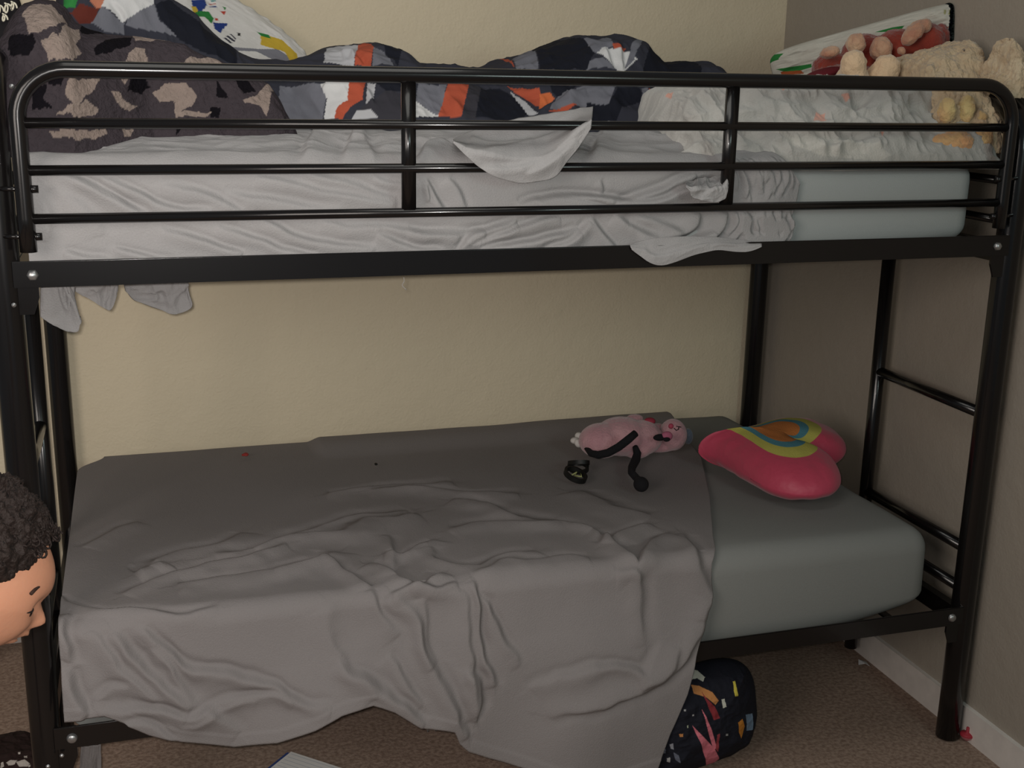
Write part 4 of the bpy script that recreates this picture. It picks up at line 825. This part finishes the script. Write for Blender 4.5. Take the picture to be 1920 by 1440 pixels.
# ------------------------------------------------------------------ child leaning in at the left edge
def child():
    hc = Vector(at(-62, 1084, 1, -.65))            # head centre
    t = empty('person', (hc.x-.16, hc.y, 0)); tag(t, 'small child with dark curly hair leaning in beside the left bed post, in profile', 'person')
    tilt = Matrix.Rotation(math.radians(24), 3, 'Y')     # chin tucked: top of the head forward
    n, m = 120, 90; V = []; Fc = []
    def face(th, ph):
        # th polar from crown, ph azimuth, 0 = face (+x)
        d = Vector((math.sin(th)*math.cos(ph), math.sin(th)*math.sin(ph), math.cos(th)))
        r = Vector((.092*d.x, .070*d.y, .098*d.z))
        if d.z < 0: r.y *= 1-.25*min(1, -d.z); r.x *= 1-.10*max(0, -d.z)
        def g(z0, y0, sz, sy): return math.exp(-((d.z-z0)/sz)**2-((d.y-y0)/sy)**2) if d.x > 0 else 0
        x = 0
        x += .004*g(.35, 0, .35, .5)              # forehead
        x -= .009*g(-.02, .30, .13, .17)+.009*g(-.02, -.30, .13, .17)   # sockets
        x -= .006*g(-.02, 0, .10, .12)            # bridge
        x += .0125*g(-.30, 0, .10, .14)+.004*g(-.2, 0, .12, .10)         # nose
        x += .004*(g(-.33, .12, .06, .07)+g(-.33, -.12, .06, .07))      # nostrils
        x += .012*g(-.49, 0, .055, .20)+.012*g(-.62, 0, .05, .16)-.006*g(-.555, 0, .022, .22)  # lips
        x -= .004*g(-.70, 0, .05, .3)
        x += .010*g(-.84, 0, .10, .25)            # chin
        x += .004*(g(-.35, .5, .25, .22)+g(-.35, -.5, .25, .22))        # cheeks
        r.x += x*1.1
        return r
    for i in range(m+1):
        th = math.pi*(i+.01)/(m+.02)
        for k in range(n): V.append(hc+tilt @ face(th, 2*math.pi*k/n))
    for i in range(m):
        for k in range(n): Fc.append((i*n+k, (i+1)*n+k, (i+1)*n+(k+1) % n, i*n+(k+1) % n))
    Fc.append(tuple(range(n))); Fc.append(tuple(range((m+1)*n-1, m*n-1, -1)))
    mb = MB(); mb.add(V, Fc)
    # ears
    for s in (-1, 1):
        mb.ell(hc+tilt @ Vector((-.008, s*.070, -.012)), (.016, .007, .026), euler(0, -.2, s*.3), 14, 10)
    # neck, trunk leaning forward, hips, legs, arms as overlapping tapered chains, fused below
    hx = hc.x; y0 = hc.y; z0 = hc.z
    nk = hc+tilt @ Vector((-.040, 0, -.075))
    ch = Vector((hx-.20, y0, z0-.20)); hip = Vector((hx-.30, y0, z0-.46))
    mb.tube([nk+Vector((.02, 0, .03)), nk, (nk+ch)*.5, ch], .03, 20, rs=[.030, .031, .040, .066])
    mb.tube([ch+Vector((.035, 0, .05)), ch, ch*.5+hip*.5, hip, hip-Vector((0, 0, .05))], .07, 24, rs=[.045, .080, .078, .080, .06])
    for s in (-1, 1):
        kn = Vector((hip.x+.02, y0+s*.05, .25)); an = Vector((hip.x-.02, y0+s*.055, .05))
        mb.tube([hip+Vector((0, s*.04, 0)), (hip+kn)*.5+Vector((0, s*.03, 0)), kn, (kn+an)*.5, an, an-Vector((0, 0, .035))], .04, 18, rs=[.058, .050, .036, .036, .025, .026])
        mb.ell(an+Vector((.035, 0, -.030)), (.062, .028, .020), None, 16, 10)
        sh = ch+Vector((.01, s*.095, .02)); el = sh+Vector((-.03, s*.03, -.135)); wr = el+Vector((.03, 0, -.115))
        mb.tube([ch+Vector((0, s*.05, .02)), sh, (sh+el)*.5, el, (el+wr)*.5, wr], .03, 16, rs=[.045, .036, .028, .024, .023, .016])
        pm_ = wr+Vector((.006, 0, -.030)); mb.ell(pm_, (.024, .011, .028), None, 14, 10)
        for f_ in range(4):
            bx = -.018+f_*.012; ln = (.030, .036, .034, .026)[f_]
            mb.tube([pm_+Vector((bx, 0, -.018)), pm_+Vector((bx*1.1, -s*.002, -.026-ln*.4)), pm_+Vector((bx*1.15, -s*.008, -.026-ln*.9))], .0055, 10, rs=[.0060, .0058, .0046])
        mb.tube([pm_+Vector((.018, 0, .008)), pm_+Vector((.034, -s*.004, -.010)), pm_+Vector((.038, -s*.008, -.026))], .006, 10, rs=[.0075, .0065, .005])
    skin = mat('skin', 'ae7c62', .55, spec=.35, bump=.15, bscale=200)
    skin.node_tree.nodes['Principled BSDF'].inputs['Subsurface Weight'].default_value = .12
    skin.node_tree.nodes['Principled BSDF'].inputs['Subsurface Radius'].default_value = (.01, .004, .002)
    remesh(mb.build('body', skin, t), .0032, 2)
    # eyes, brows, lips
    for s in (-1, 1):
        ec = hc+tilt @ Vector((.0680, s*.030, -.004))
        ey = MB().ell(ec, (.0112, .0125, .0095), tilt).build('eye', mat('eye_white', '9a8c82', .3), t)
        MB().ell(ec+tilt @ Vector((.0075, 0, -.004)), (.0050, .0062, .0062), tilt).build('iris', mat('dark_iris', '1a100c', .15), ey)
        mbb = MB().tube([hc+tilt @ Vector((.079-abs(k-.3)*.014, s*(.014+.034*k), .022+.006*math.sin(k*3))) for k in np.linspace(0, 1, 9)], .0022, 8); mbb.build('eyebrow', mat('dark_brow', '2a1a13', .9), t)
        lid = MB().tube([ec+tilt @ Vector((.0118*math.cos(a_)*.95, .0128*math.sin(a_)*.95, .0005)) for a_ in np.linspace(-1.3, 1.3, 11)], .0014, 6); lid.build('eyelashes', mat('dark_lash', '1c110d', .9), t)
    # hair: dense short coils over the skull
    nh, mh = 160, 100; V = []; Fc = []
    for i in range(mh+1):
        th = math.pi*.72*(i+.01)/mh
        for k in range(nh):
            ph = 2*math.pi*k/nh; d = face(th, ph)
            lim = .60+.95*(.5-.5*math.cos(ph))          # hairline: high at the face, low at the nape
            lim = 1.0+(math.pi*.72-1.0)*(.5-.5*math.cos(ph))**1.1
            tt = min(th, lim)
            d = face(tt, ph); f1 = min(1, max(0, (lim-th)/.30))
            bk = .35+.65*min(1, max(0, (1.1-math.sin(th)*math.cos(ph))))
            off = .020*bk*f1**.5*(1+.5*float(fbm(np.array(ph*4), np.array(th*9), 7, 3)))+.006*float(fbm(np.array(ph*18), np.array(th*30), 9, 2)) - (.004 if f1 <= 0 else 0)
            V.append(hc+tilt @ (d+d.normalized()*off+Vector((-.010, 0, .010*f1))))
    for i in range(mh):
        for k in range(nh): Fc.append((i*nh+k, (i+1)*nh+k, (i+1)*nh+(k+1) % nh, i*nh+(k+1) % nh))
    Fc.append(tuple(range(nh)))
    mb = MB(); mb.add(V, Fc)
    rnd = random.Random(3)
    for k in range(420):          # loose curls
        th = rnd.uniform(.05, 1.75); ph = rnd.uniform(-math.pi, math.pi)
        lim = 1.0+(math.pi*.72-1.0)*(.5-.5*math.cos(ph))**1.1
        if th > lim*.84: continue
        d = face(th, ph); nrm = d.normalized(); c0 = d+nrm*.009; r = rnd.uniform(.003, .006); pts = []
        s1 = nrm.orthogonal().normalized(); s2 = nrm.cross(s1)
        for q_ in range(10): a_ = q_*.9; pts.append(hc+tilt @ (c0+s1*r*math.cos(a_)+s2*r*math.sin(a_)+nrm*q_*.0012))
        mb.tube(pts, .0013, 5)
    mb.build('hair', mat('dark_brown_hair', '1d130f', .75, bump=1, bscale=120, spec=.3, bump2=.6, b2scale=70), t)
    # clothes
    cl = MB()
    cl.tube([nk*.45+ch*.55, ch+Vector((.030, 0, .035)), ch, ch*.5+hip*.5, hip-Vector((0, 0, .02))], .08, 26, rs=[.046, .072, .090, .090, .093])
    for s in (-1, 1):
        sh = ch+Vector((.01, s*.095, .02)); el = sh+Vector((-.03, s*.03, -.135)); cl.tube([ch+Vector((0, s*.05, .02)), sh, sh*.35+el*.65], .04, 18, rs=[.052, .044, .037])
    remesh(cl.build('shirt', mat('blue_cotton_shirt', '4a5a78', .9, bump=.4), t), .004, 4)
    cl = MB()
    for s in (-1, 1):
        kn = Vector((hip.x+.02, y0+s*.05, .25)); an = Vector((hip.x-.02, y0+s*.055, .05))
        cl.tube([hip+Vector((0, s*.035, -.01)), (hip+kn)*.5+Vector((0, s*.03, 0)), kn, (kn+an)*.5, an+Vector((0, 0, .02))], .05, 18, rs=[.070, .060, .046, .044, .036])
    remesh(cl.build('trousers', mat('grey_trousers', '3c3c42', .9, bump=.4), t), .004, 4)
child()
